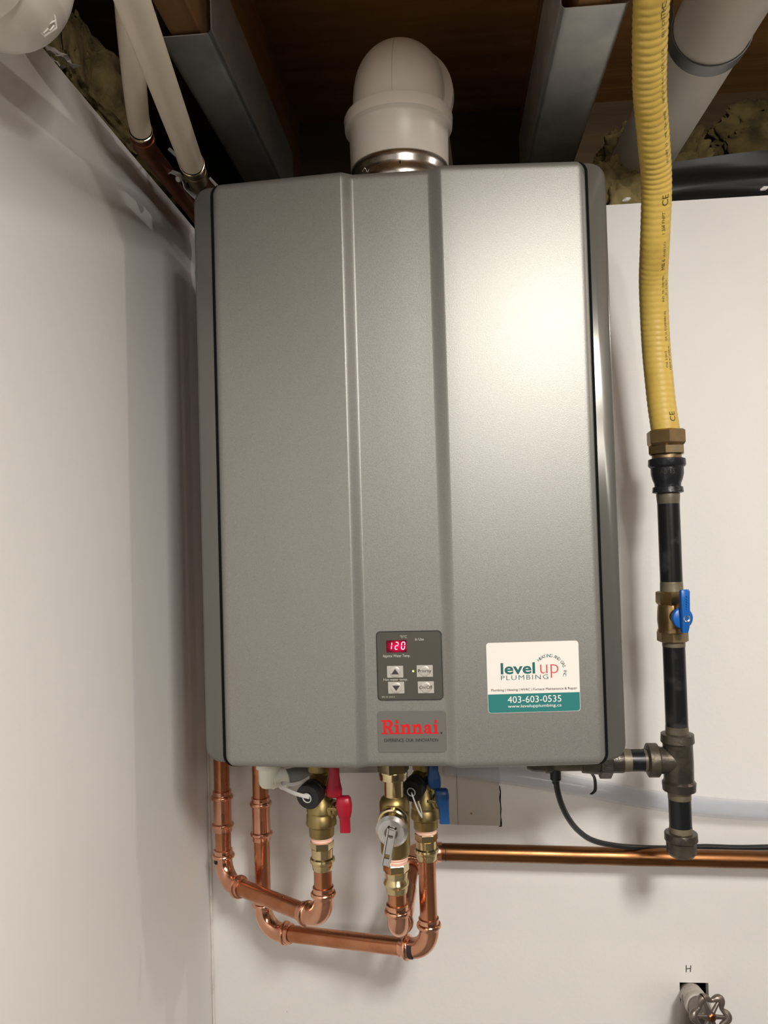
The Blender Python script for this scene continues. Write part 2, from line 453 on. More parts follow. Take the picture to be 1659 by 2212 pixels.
b = MB(); b.box((-2.2, 1.56, FL), (2.4, 1.60, .84)); b.build('trim_1', M['rim'], kind='structure', smooth=None)   # rim board behind the joist ends
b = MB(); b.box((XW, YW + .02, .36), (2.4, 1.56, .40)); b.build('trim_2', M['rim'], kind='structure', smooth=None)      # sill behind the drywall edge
# inside corner: caulk bead with small cracks
pts = []
for i in range(60):
    z = -1.2 + i * .0275
    pts.append((XW + .002 + .0012 * noise.noise(Vector((z * 9, 1, 0))), YW - .002 + .0012 * noise.noise(Vector((z * 11, 7, 0))), z))
b = MB().tube(pts, [.0020 + .0010 * noise.noise(Vector((p[2] * 14, 3, 3))) for p in pts], 8)
b.build('trim_3', M['caulk'], kind='structure')

# joists with their galvanised saddles
JX = [-.295, .189, .673, 1.157, -.78, -1.264]
for i, x in enumerate(JX):
    b = MB(); b.box((x - .019, -2.6, .606), (x + .019, 1.56, .84))
    lb = ['wooden floor joist in the metal channel at upper left', 'wooden floor joist in the metal channel right of the white vent', 'wooden floor joist above the white pipe, outer right of the view',
          'wooden floor joist farthest right, outside the view', 'wooden floor joist behind the left wall top', 'wooden floor joist farthest left, outside the view'][i]
    b.build('floor_joist', M['joist'], label=lb, cat='joist', group='floor joists under the plywood', smooth=None, bevel=.002)

def channel(x0, x1, z, y0, y1, hgt, label):
    th = .0012; r = .010
    def ring(y, grow=0):
        pr = [(x0, z + hgt)]
        for k in range(7):
            a = PI + (PI / 2) * k / 6; pr.append((x0 + r + r * math.cos(a), z + r + r * math.sin(a)))
        for k in range(7):
            a = 1.5 * PI + (PI / 2) * k / 6; pr.append((x1 - r + r * math.cos(a), z + r + r * math.sin(a)))
        pr.append((x1, z + hgt))
        inner = [(min(max(px, x0 + th), x1 - th), max(pz, z + th)) for px, pz in pr]
        return [(px, y, pz) for px, pz in pr] + [(px, y, pz) for px, pz in reversed(inner)]
    t = thing('steel_channel', label, 'metal channel', ((x0 + x1) / 2, (y0 + y1) / 2, z), group='galvanised channels around the joists')
    yy = [y0 + (y1 - y0) * k / 8 for k in range(9)]
    vs = []; 
    for y in yy: vs += ring(y)
    n = len(ring(0)); fs = [(i*n+k, i*n+(k+1) % n, (i+1)*n+(k+1) % n, (i+1)*n+k) for i in range(8) for k in range(n)]
    fs += [tuple(range(n))[::-1], tuple(8*n + k for k in range(n))]
    MB().add(vs, fs).build('channel_sheet', M['galv'], t, smooth=40)
    return t
cl = channel(-.330, -.262, .600, .898, 1.40, .10, 'galvanised sheet channel around the wooden joist at upper left')
cr = channel(.149, .229, .600, .905, 1.40, .10, 'galvanised sheet channel between white vent elbow and yellow hose')

# insulation lumps
def lump(c, rad, seed, mat_, label, nu=120, nv=80, amp=.24, extra=None):
    vs, fs = [], []
    for j in range(nv + 1):
        th = PI * j / nv
        for i in range(nu):
            ph = 2 * PI * i / nu
            d = Vector((math.sin(th) * math.cos(ph), math.sin(th) * math.sin(ph), math.cos(th)))
            e = Vector([math.copysign(abs(q) ** .7, q) for q in d])
            f_ = 1 + amp * noise.fractal(Vector((d.x * 2.2 + seed, d.y * 2.2, d.z * 2.2)), 1, 2.1, 5) + .10 * noise.noise(Vector((d.x * 8, d.y * 8, d.z * 26)) + Vector((seed, 0, 0))) + .05 * noise.noise(d * 34)
            vs.append(Vector(c) + Vector((e.x * rad[0], e.y * rad[1], e.z * rad[2])) * f_)
    for j in range(nv):
        for i in range(nu):
            i2 = (i + 1) % nu; fs.append((j*nu+i, j*nu+i2, (j+1)*nu+i2, (j+1)*nu+i))
    b = MB().add(vs, fs)
    if extra: extra(b)
    return b.build('insulation_batt', mat_, label=label, cat='insulation', smooth=80)
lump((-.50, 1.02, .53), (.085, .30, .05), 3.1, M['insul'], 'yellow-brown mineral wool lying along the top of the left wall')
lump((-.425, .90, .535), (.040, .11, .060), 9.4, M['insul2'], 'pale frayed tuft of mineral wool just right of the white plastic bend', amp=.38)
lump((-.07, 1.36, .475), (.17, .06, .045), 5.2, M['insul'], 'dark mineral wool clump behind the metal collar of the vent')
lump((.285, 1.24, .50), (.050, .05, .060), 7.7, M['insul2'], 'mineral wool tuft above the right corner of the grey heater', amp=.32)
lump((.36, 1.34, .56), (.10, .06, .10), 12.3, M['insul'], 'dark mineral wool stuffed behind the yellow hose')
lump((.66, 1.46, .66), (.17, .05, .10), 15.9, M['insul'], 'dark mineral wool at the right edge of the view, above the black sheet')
# torn paper flakes on the left wall top
t = thing('torn_paper', 'crumpled white paper scrap on the left wall top beside the white plastic bend', 'paper', AX(122, 120, XW - .01))
random.seed(4)
for cx, cy, s in ((112, 108, .011), (132, 122, .012), (122, 135, .008)):
    c = AX(cx, cy, XW - .015); b = MB(); g = 5; vs = []
    for i in range(g):
        for j in range(g):
            vs.append(c + Vector(((i - 2) * s * .35, (j - 2) * s * .8, (j - i) * s * .22)) + Vector([random.uniform(-1, 1) * s * .3 for _ in range(3)]))
    fs = [(i*g+j, (i+1)*g+j, (i+1)*g+j+1, i*g+j+1) for i in range(g-1) for j in range(g-1)]
    b.add(vs, fs).build('paper_scrap', M['flake'], t, smooth=None)
# black vapour sheet above the right part of the back wall
vs = []; gx, gz = 40, 14
for i in range(gx + 1):
    for j in range(gz + 1):
        u, v = i / gx, j / gz
        x = .24 + .62 * u; z = .455 + .105 * v
        y = 1.185 + .05 * v + .008 * noise.noise(Vector((x * 9, v * 3, 2))) + .006 * math.sin(v * 14 + x * 6)
        vs.append((x, y, z + .012 * noise.noise(Vector((x * 5, 3, v * 2))) + .02 * u * v))
fs = [(i*(gz+1)+j, (i+1)*(gz+1)+j, (i+1)*(gz+1)+j+1, i*(gz+1)+j+1) for i in range(gx) for j in range(gz)]
vs2 = [Vector(v) + Vector((0, .0015, 0)) for v in vs]
N0 = len(vs)
b = MB().add(vs + vs2, fs + [tuple(q + N0 for q in f)[::-1] for f in fs])
b.build('vapour_sheet', M['poly'], label='glossy black plastic sheet crumpled above the back wall, right of the yellow hose', cat='plastic sheet', smooth=60)
for (px, py), lb in (((1353, 431), 'white paper scrap on the wall top left of the yellow hose'), ((1651, 407), 'white paper scrap on the wall top at the right edge')):
    c = A(px, py, 1.158); b = MB(); random.seed(px)
    b.tube([c + Vector((-.006, 0, -.002)), c, c + Vector((.006, .001, .002))], [.0012, .0034, .0014], 8)
    b.build('paper_scrap', M['flake'], label=lb, cat='paper')

# grey bare drywall patch below the heater
t = thing('wall_patch', 'bare grey drywall patch with torn dark right edge, behind the blue valve handles', 'wall patch', (.02, YW, -.4275))
px1 = .0640
out = [(-.0255, -.13), (-.0255, -.4260), (.0, -.4275), (.03, -.4282), (px1 - .001, -.4290)]
zz = -.4290; random.seed(3); k = 0
while zz < -.345:
    zz += .006; out.append((px1 - .0012 + .0016 * random.random(), zz))
out += [(px1, -.13)]
b = MB(); slab(b, out, YW - .0015, YW); b.build('grey_board', M['gypsum'], t, smooth=None)
b = MB(); slab(b, [(px1 - .003, -.4305), (px1 + .0010, -.4305), (px1 + .0015, -.425), (px1 + .0005, -.415), (px1 + .0014, -.405), (px1 + .0008, -.393), (px1 + .0016, -.38), (px1 + .0003, -.372), (px1 - .003, -.372)], YW - .0008, YW)
b.build('torn_gap', M['gap'], t, smooth=None)
c = A(1018, 1757, YW - .0015)
b = MB().lathe(c, (0, -1, 0), [(0, .0016), (.0004, .0016), (.0006, .0010), (.0002, .0004)], 12); b.build('screw_hole', M['brasst'], t)
c = A(987, 1700, YW)
b = MB(); b.box((c.x - .0002, YW - .0018, -.428), (c.x + .0002, YW - .0014, -.14)); b.build('score_line', M['inkd'], t, smooth=None)

# ================================================================== WATER HEATER
HL, HR, HT, HB = -.2855, .1895, .409, -.2625
hx = thing('water_heater', 'large metallic grey tankless water heater on the white wall', 'water heater', ((HL + HR) / 2, 1.01, HB))
# body: rounded box, its curved front corners are the two side strips
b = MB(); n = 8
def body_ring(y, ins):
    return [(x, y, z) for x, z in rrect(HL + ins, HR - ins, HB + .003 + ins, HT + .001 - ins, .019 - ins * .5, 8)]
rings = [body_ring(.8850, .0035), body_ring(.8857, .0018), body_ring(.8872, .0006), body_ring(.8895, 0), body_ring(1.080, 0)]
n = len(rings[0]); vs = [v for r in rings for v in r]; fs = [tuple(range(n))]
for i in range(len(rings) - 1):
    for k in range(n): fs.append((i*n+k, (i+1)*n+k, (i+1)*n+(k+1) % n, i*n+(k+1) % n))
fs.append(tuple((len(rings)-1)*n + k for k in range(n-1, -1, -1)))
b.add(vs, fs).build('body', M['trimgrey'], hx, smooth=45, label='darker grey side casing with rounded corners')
# dark joint behind the cover
b = MB(); slab(b, rrect(-.2640, .1690, HB - .0005, HT + .0015, .012), .8835, .887); b.build('cover_seal', M['gap'], hx, smooth=None)
# front cover: height field with two steps into the recessed middle band
CX0, CX1 = -.2612, .1662
def cover_y(x):
    def ss(a, b_, t_):
        u = max(0, min(1, (t_ - a) / (b_ - a))); return u * u * (3 - 2 * u) * .45 + u * .55
    if x < -.0515:
        base = .865 + .0125 * max(0, (-.108 - x) / .153) ** 1.0
        return base + .0080 * ss(-.1085, -.0955, x)
    base = .865 + .0125 * max(0, (x - .0045) / .162) ** 1.0
    return base + .0080 * (1 - ss(-.0100, .0045, x))
cols = []
def span(a, b_, n_): return [a + (b_ - a) * i / n_ for i in range(n_)]
e = .011
cols += [CX0 + e * (1 - math.cos(PI / 2 * i / 8)) for i in range(8)]
cols += span(CX0 + e, -.1095, 8) + span(-.1095, -.0945, 14) + span(-.0945, -.0110, 5) + span(-.0110, .0055, 14) + span(.0055, CX1 - e, 8)
cols += [CX1 - e * math.cos(PI / 2 * i / 8) for i in range(9)][0:0]
cols += [CX1 - e + e * math.sin(PI / 2 * i / 8) for i in range(9)]
CT, CB = HT + .0010, HB
rows = [CB + e * (1 - math.cos(PI / 2 * i / 8)) for i in range(8)] + span(CB + e, CT - e, 16) + [CT - e + e * math.sin(PI / 2 * i / 8) for i in range(9)]
rc = .013
vs = []
for z in rows:
    dz = min(z - CB, CT - z); ins = 0
    if dz < rc: ins = rc - math.sqrt(max(0, rc * rc - (rc - dz) ** 2))
    for x in cols:
        # squeeze only the outermost columns to round the corners
        xx = x
        if x < CX0 + .03: xx = (CX0 + ins) + (x - CX0) * (.03 - ins) / .03
        if x > CX1 - .03: xx = (CX1 - ins) - (CX1 - x) * (.03 - ins) / .03
        d = min(xx - (CX0 + ins), (CX1 - ins) - xx, dz)
        rr = .0085; yy = cover_y(xx)
        if d < rr: yy += (rr - math.sqrt(max(0, rr * rr - (rr - d) ** 2))) * .9
        vs.append((xx, yy, z))
nc, nr = len(cols), len(rows)
fs = [(j*nc+i, j*nc+i+1, (j+1)*nc+i+1, (j+1)*nc+i) for j in range(nr-1) for i in range(nc-1)]
# skirt to the back
loop = [i for i in range(nc)] + [j*nc + nc-1 for j in range(1, nr)] + [(nr-1)*nc + i for i in range(nc-2, -1, -1)] + [j*nc for j in range(nr-2, 0, -1)]
s0 = len(vs)
for k in loop: vs.append((vs[k][0], .8835, vs[k][2]))
for a in range(len(loop)):
    a2 = (a + 1) % len(loop); fs.append((loop[a], s0 + a, s0 + a2, loop[a2]))
fs.append(tuple(s0 + a for a in range(len(loop))))
b = MB().add(vs, fs)
cover = b.build('front_cover', M['paint'], hx, smooth=50, label='satin metallic grey cover with recessed middle band')
# wall bracket visible as a thin line under and left of the case
b = MB(); b.box((-.20, 1.079, .33), (.11, 1.083, .3605)); b.box((-.20, 1.079, .357), (.11, 1.1495, .36)); b.box((-.20, 1.1465, .33), (.11, 1.1495, .40)); b.build('wall_bracket', M['galv2'], hx, smooth=None); b = MB(); b.box((-.20, 1.079, -.255), (-.088, 1.1495, -.252)); b.box((-.20, 1.1465, -.3515), (-.088, 1.1495, -.25))
b.build('wall_bracket', M['galv2'], hx, smooth=None)

# control panel (on the recessed band)
YP = .8722
def PX(x, y): p = A(x, y, YP); return p.x, p.z
x0, _ = PX(816, 1440); x1, _ = PX(954, 1440)
_, z1 = PX(884, 1364.5); _, z0 = PX(886, 1510.5)
cw, chh = x1 - x0, z1 - z0
def cp(u, v): return x0 + u * cw, z1 - v * chh      # u right, v down, 0..1
b = MB(); slab(b, rrect(x0 - .0009, x1 + .0009, z0 - .0009, z1 + .0009, .0045), YP - .0006, YP + .002)
panel = b.build('control_panel', M['ink'], hx, smooth=None, label='dark control panel with red temperature display')
b = MB(); slab(b, rrect(x0, x1, z0, z1, .0038), YP - .0012, YP + .001); b.build('panel_face', M['panel'], panel, smooth=None)
YF = YP - .0012
def crect(u0, u1, v0, v1): a = cp(u0, v0); c = cp(u1, v1); return a[0], c[0], c[1], a[1]
X0, X1, Z0, Z1 = crect(.145, .465, .120, .300)
b = MB(); slab(b, rrect(X0, X1, Z0, Z1, .0006), YF - .0003, YF + .0005); b.build('display_screen', M['ledscr'], panel, smooth=None, label='glowing red display window')
# seven segment digits 1 2 0
b = MB()
def seg_digit(u0, w_, v0, h_, segs):
    for sgm in segs:
        L_ = {'a': ((0, 0), (1, 0)), 'g': ((0, .5), (1, .5)), 'd': ((0, 1), (1, 1)), 'b': ((1, 0), (1, .5)), 'c': ((1, .5), (1, 1)), 'f': ((0, 0), (0, .5)), 'e': ((0, .5), (0, 1))}[sgm]
        (ax, ay), (bx_, by_) = L_
        dx, dy = bx_ - ax, by_ - ay; g_ = .10
        pts = [(u0 + (ax + dx * g_) * w_ - .012 * (ay + dy * g_), v0 + (ay + dy * g_) * h_), (u0 + (bx_ - dx * g_) * w_ - .012 * (by_ - dy * g_), v0 + (by_ - dy * g_) * h_)]
        pts = [cp(*p) for p in pts]
        strokes(b, ribbon2(pts, .0009), lambda x, z: (x, YF - .0005, z))
seg_digit(.235, .0, .150, .105, 'bc'); seg_digit(.293, .042, .150, .105, 'abged'); seg_digit(.392, .048, .150, .105, 'abcdef')
b.build('display_digits', M['led'], panel, smooth=None, label='lit digits reading 120')
def fit_panel(u0, u1, v0, v1, s, mt=M['silk'], off=.004, nm='lettering', y=YF - .0002, parent=None):
    b = MB(); X0, X1, Z0, Z1 = crect(u0, u1, v0, v1); fit_text(b, s, X0, X1, Z0, Z1, y, off); return b.build(nm, mt, parent or panel, smooth=None)
fit_panel(.365, .47, .050, .092, "\u00b0F/\u00b0C")
fit_panel(.600, .735, .092, .132, 'In Use')
fit_panel(.085, .515, .330, .385, 'Approx Water Temp.')
fit_panel(.085, .465, .684, .730, 'Hot water temp.')
fit_panel(.055, .255, .948, .968, 'MC-91-2US-S', off=0)
for (u0, u1, v0, v1, kind) in ((.145, .400, .500, .675, 'up'), (.155, .410, .735, .910, 'down'), (.610, .862, .495, .670, 'Priority'), (.620, .872, .735, .910, 'On/Off')):
    X0, X1, Z0, Z1 = crect(u0, u1, v0, v1)
    b = MB(); slab(b, rrect(X0, X1, Z0, Z1, .0006), YF - .0008, YF + .0005, .0003)
    cx, cz = (X0 + X1) / 2, (Z0 + Z1) / 2; r_ = (Z1 - Z0) * .46
    prof = [(0, r_), (.0006, r_ * .97), (.0009, r_ * .88), (.00095, r_ * .5), (.00095, .00001)]
    b.lathe((cx, YF - .0008, cz), (0, -1, 0), prof, 28)
    b.build('button', M['btn'], panel, smooth=30, label={'up': 'silver button with upward arrow', 'down': 'silver button with downward arrow', 'Priority': 'silver button marked Priority', 'On/Off': 'silver button marked On/Off'}[kind])
    yb = YF - .00185
    b = MB()
    if kind in ('up', 'down'):
        s_ = 1 if kind == 'up' else -1; h_ = (Z1 - Z0)
        b.add([(cx - h_ * .33, yb, cz - s_ * h_ * .20), (cx + h_ * .33, yb, cz - s_ * h_ * .20), (cx, yb, cz + s_ * h_ * .26)], [(0, 1, 2)])
        b.build('button_symbol', M['btnd'], panel, smooth=None)
    else:
        wd_ = (X1 - X0) * .40; zz0 = cz - (Z1 - Z0) * (.17 if kind == 'Priority' else .12)
        fit_text(b, kind, cx - wd_, cx + wd_, zz0, cz + (Z1 - Z0) * .17, yb, .006); b.build('button_symbol', M['btnd'], panel, smooth=None)
c = cp(.555, .583)
b = MB().lathe((c[0], YF, c[1]), (0, -1, 0), [(0, .0011), (.0004, .0010), (.0006, .0005), (.0006, .00001)], 14); b.build('indicator_light', M['green'], panel, label='lit green dot')

# brand plate
x0, _ = PX(816.5, 1580); x1, _ = PX(963, 1580); _, z1 = PX(888, 1536); _, z0 = PX(890, 1625)
cw, chh = x1 - x0, z1 - z0
b = MB(); slab(b, rrect(x0, x1, z0, z1, .003), YP - .0003, YP + .001)
plate = b.build('brand_plate', M['plate'], hx, smooth=None, label='grey plate with red brand lettering')
yp = YP - .0005
# slab serif letters, drawn as strokes in em units (baseline 0, cap height 1)
def rect(u0, u1, v0, v1): return [(u0, v0), (u1, v0), (u1, v1), (u0, v1)]
def letter(ch):
    if ch == 'R':
        P = [rect(.16, .42, 0, 1), rect(0, .58, 0, .11), rect(0, .5, .89, 1)]
        P += ribbon2([(.40, .94)] + arc2(.58, .72, .27, .22, 90, -90, 12) + [(.40, .50)], [.13] * 2 + [.16, .2, .24, .26, .27, .27, .26, .24, .2, .17, .15, .13, .13])
        P += ribbon2([(.56, .50), (.72, .36), (.84, .08)], [.24, .27, .25]) + [rect(.72, 1.08, 0, .11)]
        return P, 1.12
    if ch == 'i':
        P = [rect(.12, .38, 0, .66), rect(0, .50, 0, .10), rect(.0, .2, .56, .66), arc2(.245, .86, .135, .125, 0, 345, 22)]
        return P, .54
    if ch == 'n':
        P = [rect(.12, .36, 0, .66), rect(0, .48, 0, .10), rect(0, .2, .56, .66), rect(.60, .84, 0, .48), rect(.50, .96, 0, .10)]
        P += ribbon2([(.34, .45)] + arc2(.55, .44, .17, .17, 140, 0, 10) + [(.72, .30)], [.12, .13, .15, .18, .2, .22, .23, .24, .24, .24, .24, .24, .24])
        return P, .99
    if ch == 'a':
        P = [rect(.44, .68, .04, .46), rect(.50, .82, 0, .10)]
        P += ribbon2(arc2(.38, .44, .185, .165, 165, 0, 10), [.16, .15, .13, .13, .14, .16, .19, .22, .24, .24, .24])
        P += [arc2(.19, .49, .10, .085, 0, 345, 16)]
        P += ribbon2([(.50, .38), (.36, .36), (.22, .30), (.16, .19), (.22, .09), (.34, .07), (.48, .13)], [.08, .10, .16, .22, .18, .13, .10])
        return P, .86
b = MB(); adv = 0; L_ = []
for ch in 'Rinnai':
    P, w_ = letter(ch); L_.append((P, adv)); adv += w_
lx0, lx1 = x0 + cw * .055, x0 + cw * .905; lz0 = z1 - chh * .555; lh = chh * .345
for P, a_ in L_:
    strokes(b, P, lambda u, v: (lx0 + (u + a_) / adv * (lx1 - lx0), yp, lz0 + v * lh))
b.build('lettering', M['redl'], plate, smooth=None, label='bold red serif lettering')
b = MB(); fit_text(b, 'EXPERIENCE  OUR  INNOVATION', x0 + cw * .09, x0 + cw * .885, z1 - chh * .745, z1 - chh * .665, yp, .006, .95)
c = (x0 + cw * .935, z1 - chh * .535); strokes(b, [arc2(c[0], c[1], .0011, .0011, 0, 345, 14)], lambda u, v: (u, yp, v))
b.build('lettering', M['ink'], plate, smooth=None, label='small black capital lettering')

# plumber's sticker on the right slab (tilted plane)
q = [A(1050, 1388, cover_y(.0386) - .0006), A(1250, 1385, cover_y(.139) - .0006), A(1253.5, 1537, cover_y(.1378) - .0006), A(1054.5, 1540, cover_y(.0381) - .0006)]
sx0 = (q[0].x + q[3].x) / 2; sx1 = (q[1].x + q[2].x) / 2; sz1 = (q[0].z + q[1].z) / 2; sz0 = (q[2].z + q[3].z) / 2
sw, sh = sx1 - sx0, sz1 - sz0
def SY(x, k=0): return cover_y(x) - .0005 - k * .00015
def tilt(mb, k): 
    for i, v in enumerate(mb.v): mb.v[i] = Vector((v.x, SY(v.x, k) + v.y, v.z))
b = MB(); slab(b, rrect(sx0, sx1, sz0, sz1, .0032), 0, .0005); tilt(b, 0)
stk = b.build('advertising_sticker', M['stk'], hx, smooth=None, label='white and teal plumbing company sticker')
b = MB(); band = [p for p in rrect(sx0 + .0004, sx1 - .0004, sz0 + .0004, sz1, .0030)]
zb = sz0 + sh * .268
band = [(x, min(z, zb)) for x, z in band]; b.add([(x, 0, z) for x, z in band], [tuple(range(len(band)))]); tilt(b, 1)
b.build('teal_band', M['teal'], stk, smooth=None)
def stext(s, u0, u1, v0, v1, mt, off=0, space=1.0, lab=None, k=2):
    b = MB(); fit_text(b, s, sx0 + u0 * sw, sx0 + u1 * sw, sz1 - v1 * sh, sz1 - v0 * sh, 0, off, space); tilt(b, k)
    return b.build('lettering', mt, stk, smooth=None, label=lab)
stext('level', .150, .522, .290, .452, M['tealt'], .020, lab='bold teal lettering level')
stext('PLUMBING', .150, .662, .468, .533, M['tealt'], -.010, 1.2, 'thin teal lettering')
stext('up', .578, .775, .327, .518, M['redp'], -.016, lab='thin red lettering up')
stext('Plumbing | Heating | HVAC | Furnace Maintenance & Repair', .040, .970, .655, .700, M['ink'], 0)
stext('403-603-0535', .215, .795, .765, .860, M['white'], .0, 1.02)
stext('www.levelupplumbing.ca', .215, .795, .885, .940, M['white'], .002)
# arc lettering
b = MB(); S = 'HEATING AND GAS INC.'; cx, cz, R_ = sx0 + sw * .678, sz1 - sh * .427, sw * .152
for i, chh_ in enumerate(S):
    if chh_ == ' ': continue
    vs_, fs_ = text_verts(chh_, .0049, 0)
    mxx = (min(v.x for v in vs_) + max(v.x for v in vs_)) / 2
    a = math.radians(131 - i * (131 + 22) / (len(S) - 1)); t_ = a - PI / 2
    o_ = [(cx + R_ * math.cos(a) + (v.x - mxx) * math.cos(t_) - v.y * math.sin(t_), 0, cz + R_ * 1.02 * math.sin(a) + (v.x - mxx) * math.sin(t_) + v.y * math.cos(t_)) for v in vs_]
    b.add(o_, fs_)
tilt(b, 2); b.build('lettering', M['tealt'], stk, smooth=None, label='small grey-green lettering on an arc')

# ================================================================== VENT
VX, VY = -.0475, 1.0
vent = thing('vent_pipe', 'white plastic vent elbow rising from the metal collar on the heater', 'vent pipe', (VX, VY, HT))
b = MB().lathe((VX, VY, .405), (0, 0, 1), [(0, .0605), (.030, .0605), (.034, .0625), (.040, .0625), (.044, .0608), (.050, .0608), (.054, .0628), (.060, .0628), (.066, .0600), (.085, .0600)], 64)
b.build('metal_collar', M['steel'], vent, label='shiny steel collar', smooth=40)
b = MB(); b.box((VX + .003, VY - .0612, .405), (VX + .0042, VY - .0600, .452)); b.build('collar_seam', M['gap'], vent, smooth=None)
b = MB().lathe((VX, VY, .466), (0, 0, 1), [(0, .0610), (.0005, .0632), (.048, .0640), (.050, .0655), (.053, .0695), (.066, .0705), (.069, .0690), (.071, .0600), (.075, .0590)], 64)
b.build('vent_hub', M['pvc'], vent, smooth=40)
yaw = math.radians(-3.5)
bk = Vector((math.sin(-yaw), math.cos(yaw), 0))
path = fillet([(VX, VY, .530), (VX, VY, .602), Vector((VX, VY, .602)) + bk * .40], .062, 18)
b = MB().tube(path[:-1] + [path[-2] + bk * .02], .0588, 56)
b.build('vent_elbow', M['pvc'], vent, smooth=40)
pb = path[-2]
b = MB().lathe(pb, bk, [(0, .0588), (.002, .0695), (.014, .0705), (.017, .0650), (.060, .0640), (.061, .0575), (.33, .0575)], 56)
b.build('wall_pipe', M['pvc'], vent, smooth=40)
b = MB(); e = MB()
pts = [p + Vector((0, 0, 0)) for p in path[1:14]]
cc = Vector((VX, VY, .55)) + bk * .062
sp = []
for p in pts:
    dr = (p - cc); dr.x = dr.x; sp.append(p + dr.normalized() * .0589)
b.tube(sp, .0004, 6); b.build('mould_seam', M['pvcd'], vent)
# hook of a clip on the collar
c = A(790, 370, .94); b = MB().tube(smoothpath([c + Vector((-.004, 0, 0)), c + Vector((-.001, -.002, .003)), c + Vector((.002, 0, -.001)), c + Vector((.004, -.001, .002))]), .0007, 8)
b.build('collar_clip', M['steel'], vent)

# ================================================================== WHITE PVC PIPE upper right with strap
c1 = A(1541, 56, .915); pr = .0445
wp = thing('drain_pipe', 'dull white plastic pipe running back under the joists at upper right', 'pipe', (c1.x, c1.y, c1.z - pr))
b = MB().tube([c1 + Vector((.012, -1.2, 0)), c1 + Vector((0, 0, 0)), c1 + Vector((-.002, .20, 0)), c1 + Vector((-.004, .50, .0))], pr, 56)
b.build('pipe_run', M['pvcd'], wp, smooth=40)
st = thing('hanger_strap', 'dark metal strap looped under the dull white pipe at upper right', 'strap', (c1.x, c1.y, c1.z - pr - .001))
ring = []
for a in list(range(160, 345, 5)):
    ring.append((c1.x + (pr + .0012) * math.cos(math.radians(a)), c1.z + (pr + .0012) * math.sin(math.radians(a))))
la = ring[-1]; ring += [(la[0] + .0045, la[1] + .02), (la[0] + .010, la[1] + .05), (la[0] + .012, .60)]
ring = [(ring[0][0] - .001, .60), (ring[0][0] - .0005, ring[0][1] + .02)] + ring
vs = []
for x, z in ring:
    for y, k in ((0, 0), (.020, 0), (.020, 1), (0, 1)):
        dx, dz = x - c1.x, z - c1.z; q_ = .0011 * k / max(1e-6, math.hypot(dx, dz))
        vs.append((x + dx * q_, c1.y + .002 + y, z + dz * q_))
fs = [(i*4+k, i*4+(k+1) % 4, (i+1)*4+(k+1) % 4, (i+1)*4+k) for i in range(len(ring)-1) for k in range(4)] + [(0, 1, 2, 3), tuple(len(vs) - 4 + k for k in range(4))]
MB().add(vs, fs).build('strap_band', M['darkstrap'], st, smooth=40)

# ================================================================== WHITE PVC BEND upper left
c0 = A(26, 22, .575)
bend = thing('plastic_bend', 'large white plastic pipe bend at the top left corner, close to the left wall', 'pipe fitting', (c0.x, c0.y, c0.z - .043))
R0 = .0440
path = fillet([c0 + Vector((.001, .008, .45)), c0 + Vector((.001, .006, .0)), c0 + Vector((-.004, -.30, .004))], .045, 14)
b = MB().tube(path, R0, 56); b.build('bend_body', M['pvcb'], bend, smooth=40)
b = MB().lathe(c0 + Vector((0, .004, .058)), (0, 0, 1), [(0, R0), (.001, R0 + .0035), (.05, R0 + .0045), (.052, R0 - .001)], 56); b.build('bend_hub', M['pvcb'], bend, smooth=40)
b = MB().lathe(c0 + Vector((-.001, -.050, .0)), (0, -1, 0), [(0, R0), (.001, R0 + .0030), (.045, R0 + .0040), (.047, R0 - .001)], 56); b.build('bend_hub', M['pvcb'], bend, smooth=40)
# moulded mark: raised frame following the round surface
mk = []
def on_ball(px, py):
    d = ray(px, py).normalized(); oc = -c0 - Vector((0, 0.0, .004)) + Vector((0, 0, 0)); cc_ = c0 + Vector((0, .004, .004)); oc = -cc_
    bq = d.dot(oc); cq = oc.dot(oc) - (R0 + .0010) ** 2; disc = bq * bq - cq
    return d * (-bq - math.sqrt(max(disc, 0)))
P_ = [(84, 40), (112, 27), (118, 34), (122, 60), (96, 78), (88, 70), (84, 40)]
b = MB().tube([on_ball(*p) for p in P_], .0008, 8)
b.tube([on_ball(88, 60), on_ball(121, 44)], .0007, 8); b.tube([on_ball(94, 72), on_ball(104, 62), on_ball(108, 66), on_ball(117, 55)], .0007, 8)
b.build('moulded_mark', M['pvcb'], bend)

# ================================================================== PEX PIPES
def sleeve(mb, p, d, L=.020, r=.0125, bead=.0150, end=True):
    """press sleeve from its open rim at p running along d"""
    prof = [(0, r - .0002), (.0004, r + .0006), (.0056, r + .0004), (.0062, r + .0006), (.0067, bead - .0003), (.0080, bead + .0006), (.0096, bead + .0008), (.0112, bead + .0003), (.0120, r + .0008), (.0126, r + .0003), (L, r)]
    mb.lathe(p, d, prof, 32)
def pex(label, pts, r, ring_p, ring_d, cup):
    pts = smoothpath(pts, 10); ring_d = (pts[-1] - pts[-2]).normalized()
    t = thing('pex_pipe', label, 'pipe', pts[0], group='cream plastic pipes at upper left')
    MB().tube(pts, r, 32).build('pipe_tube', M['pex'], t, smooth=50)
    b = MB().lathe(ring_p, ring_d, [(-.0012, r * .95), (-.0010, r + .0003), (.001, r + .0005)], 32); b.build('end_band', M['gap'], t)
    b = MB().lathe(ring_p, ring_d, [(.001, r * .98), (.0015, r + .0012), (.0045, r + .0012), (.005, r * .96)], 32); b.build('crimp_ring', M['brassb'], t)
    return ring_d
zr, zl = .432, .425
Rn = AZ(414, 352, zr); Rf = AZ(275, -30, .402)
dR = (Rn - Rf).normalized()
RE = AZ(452, 412, zr); 
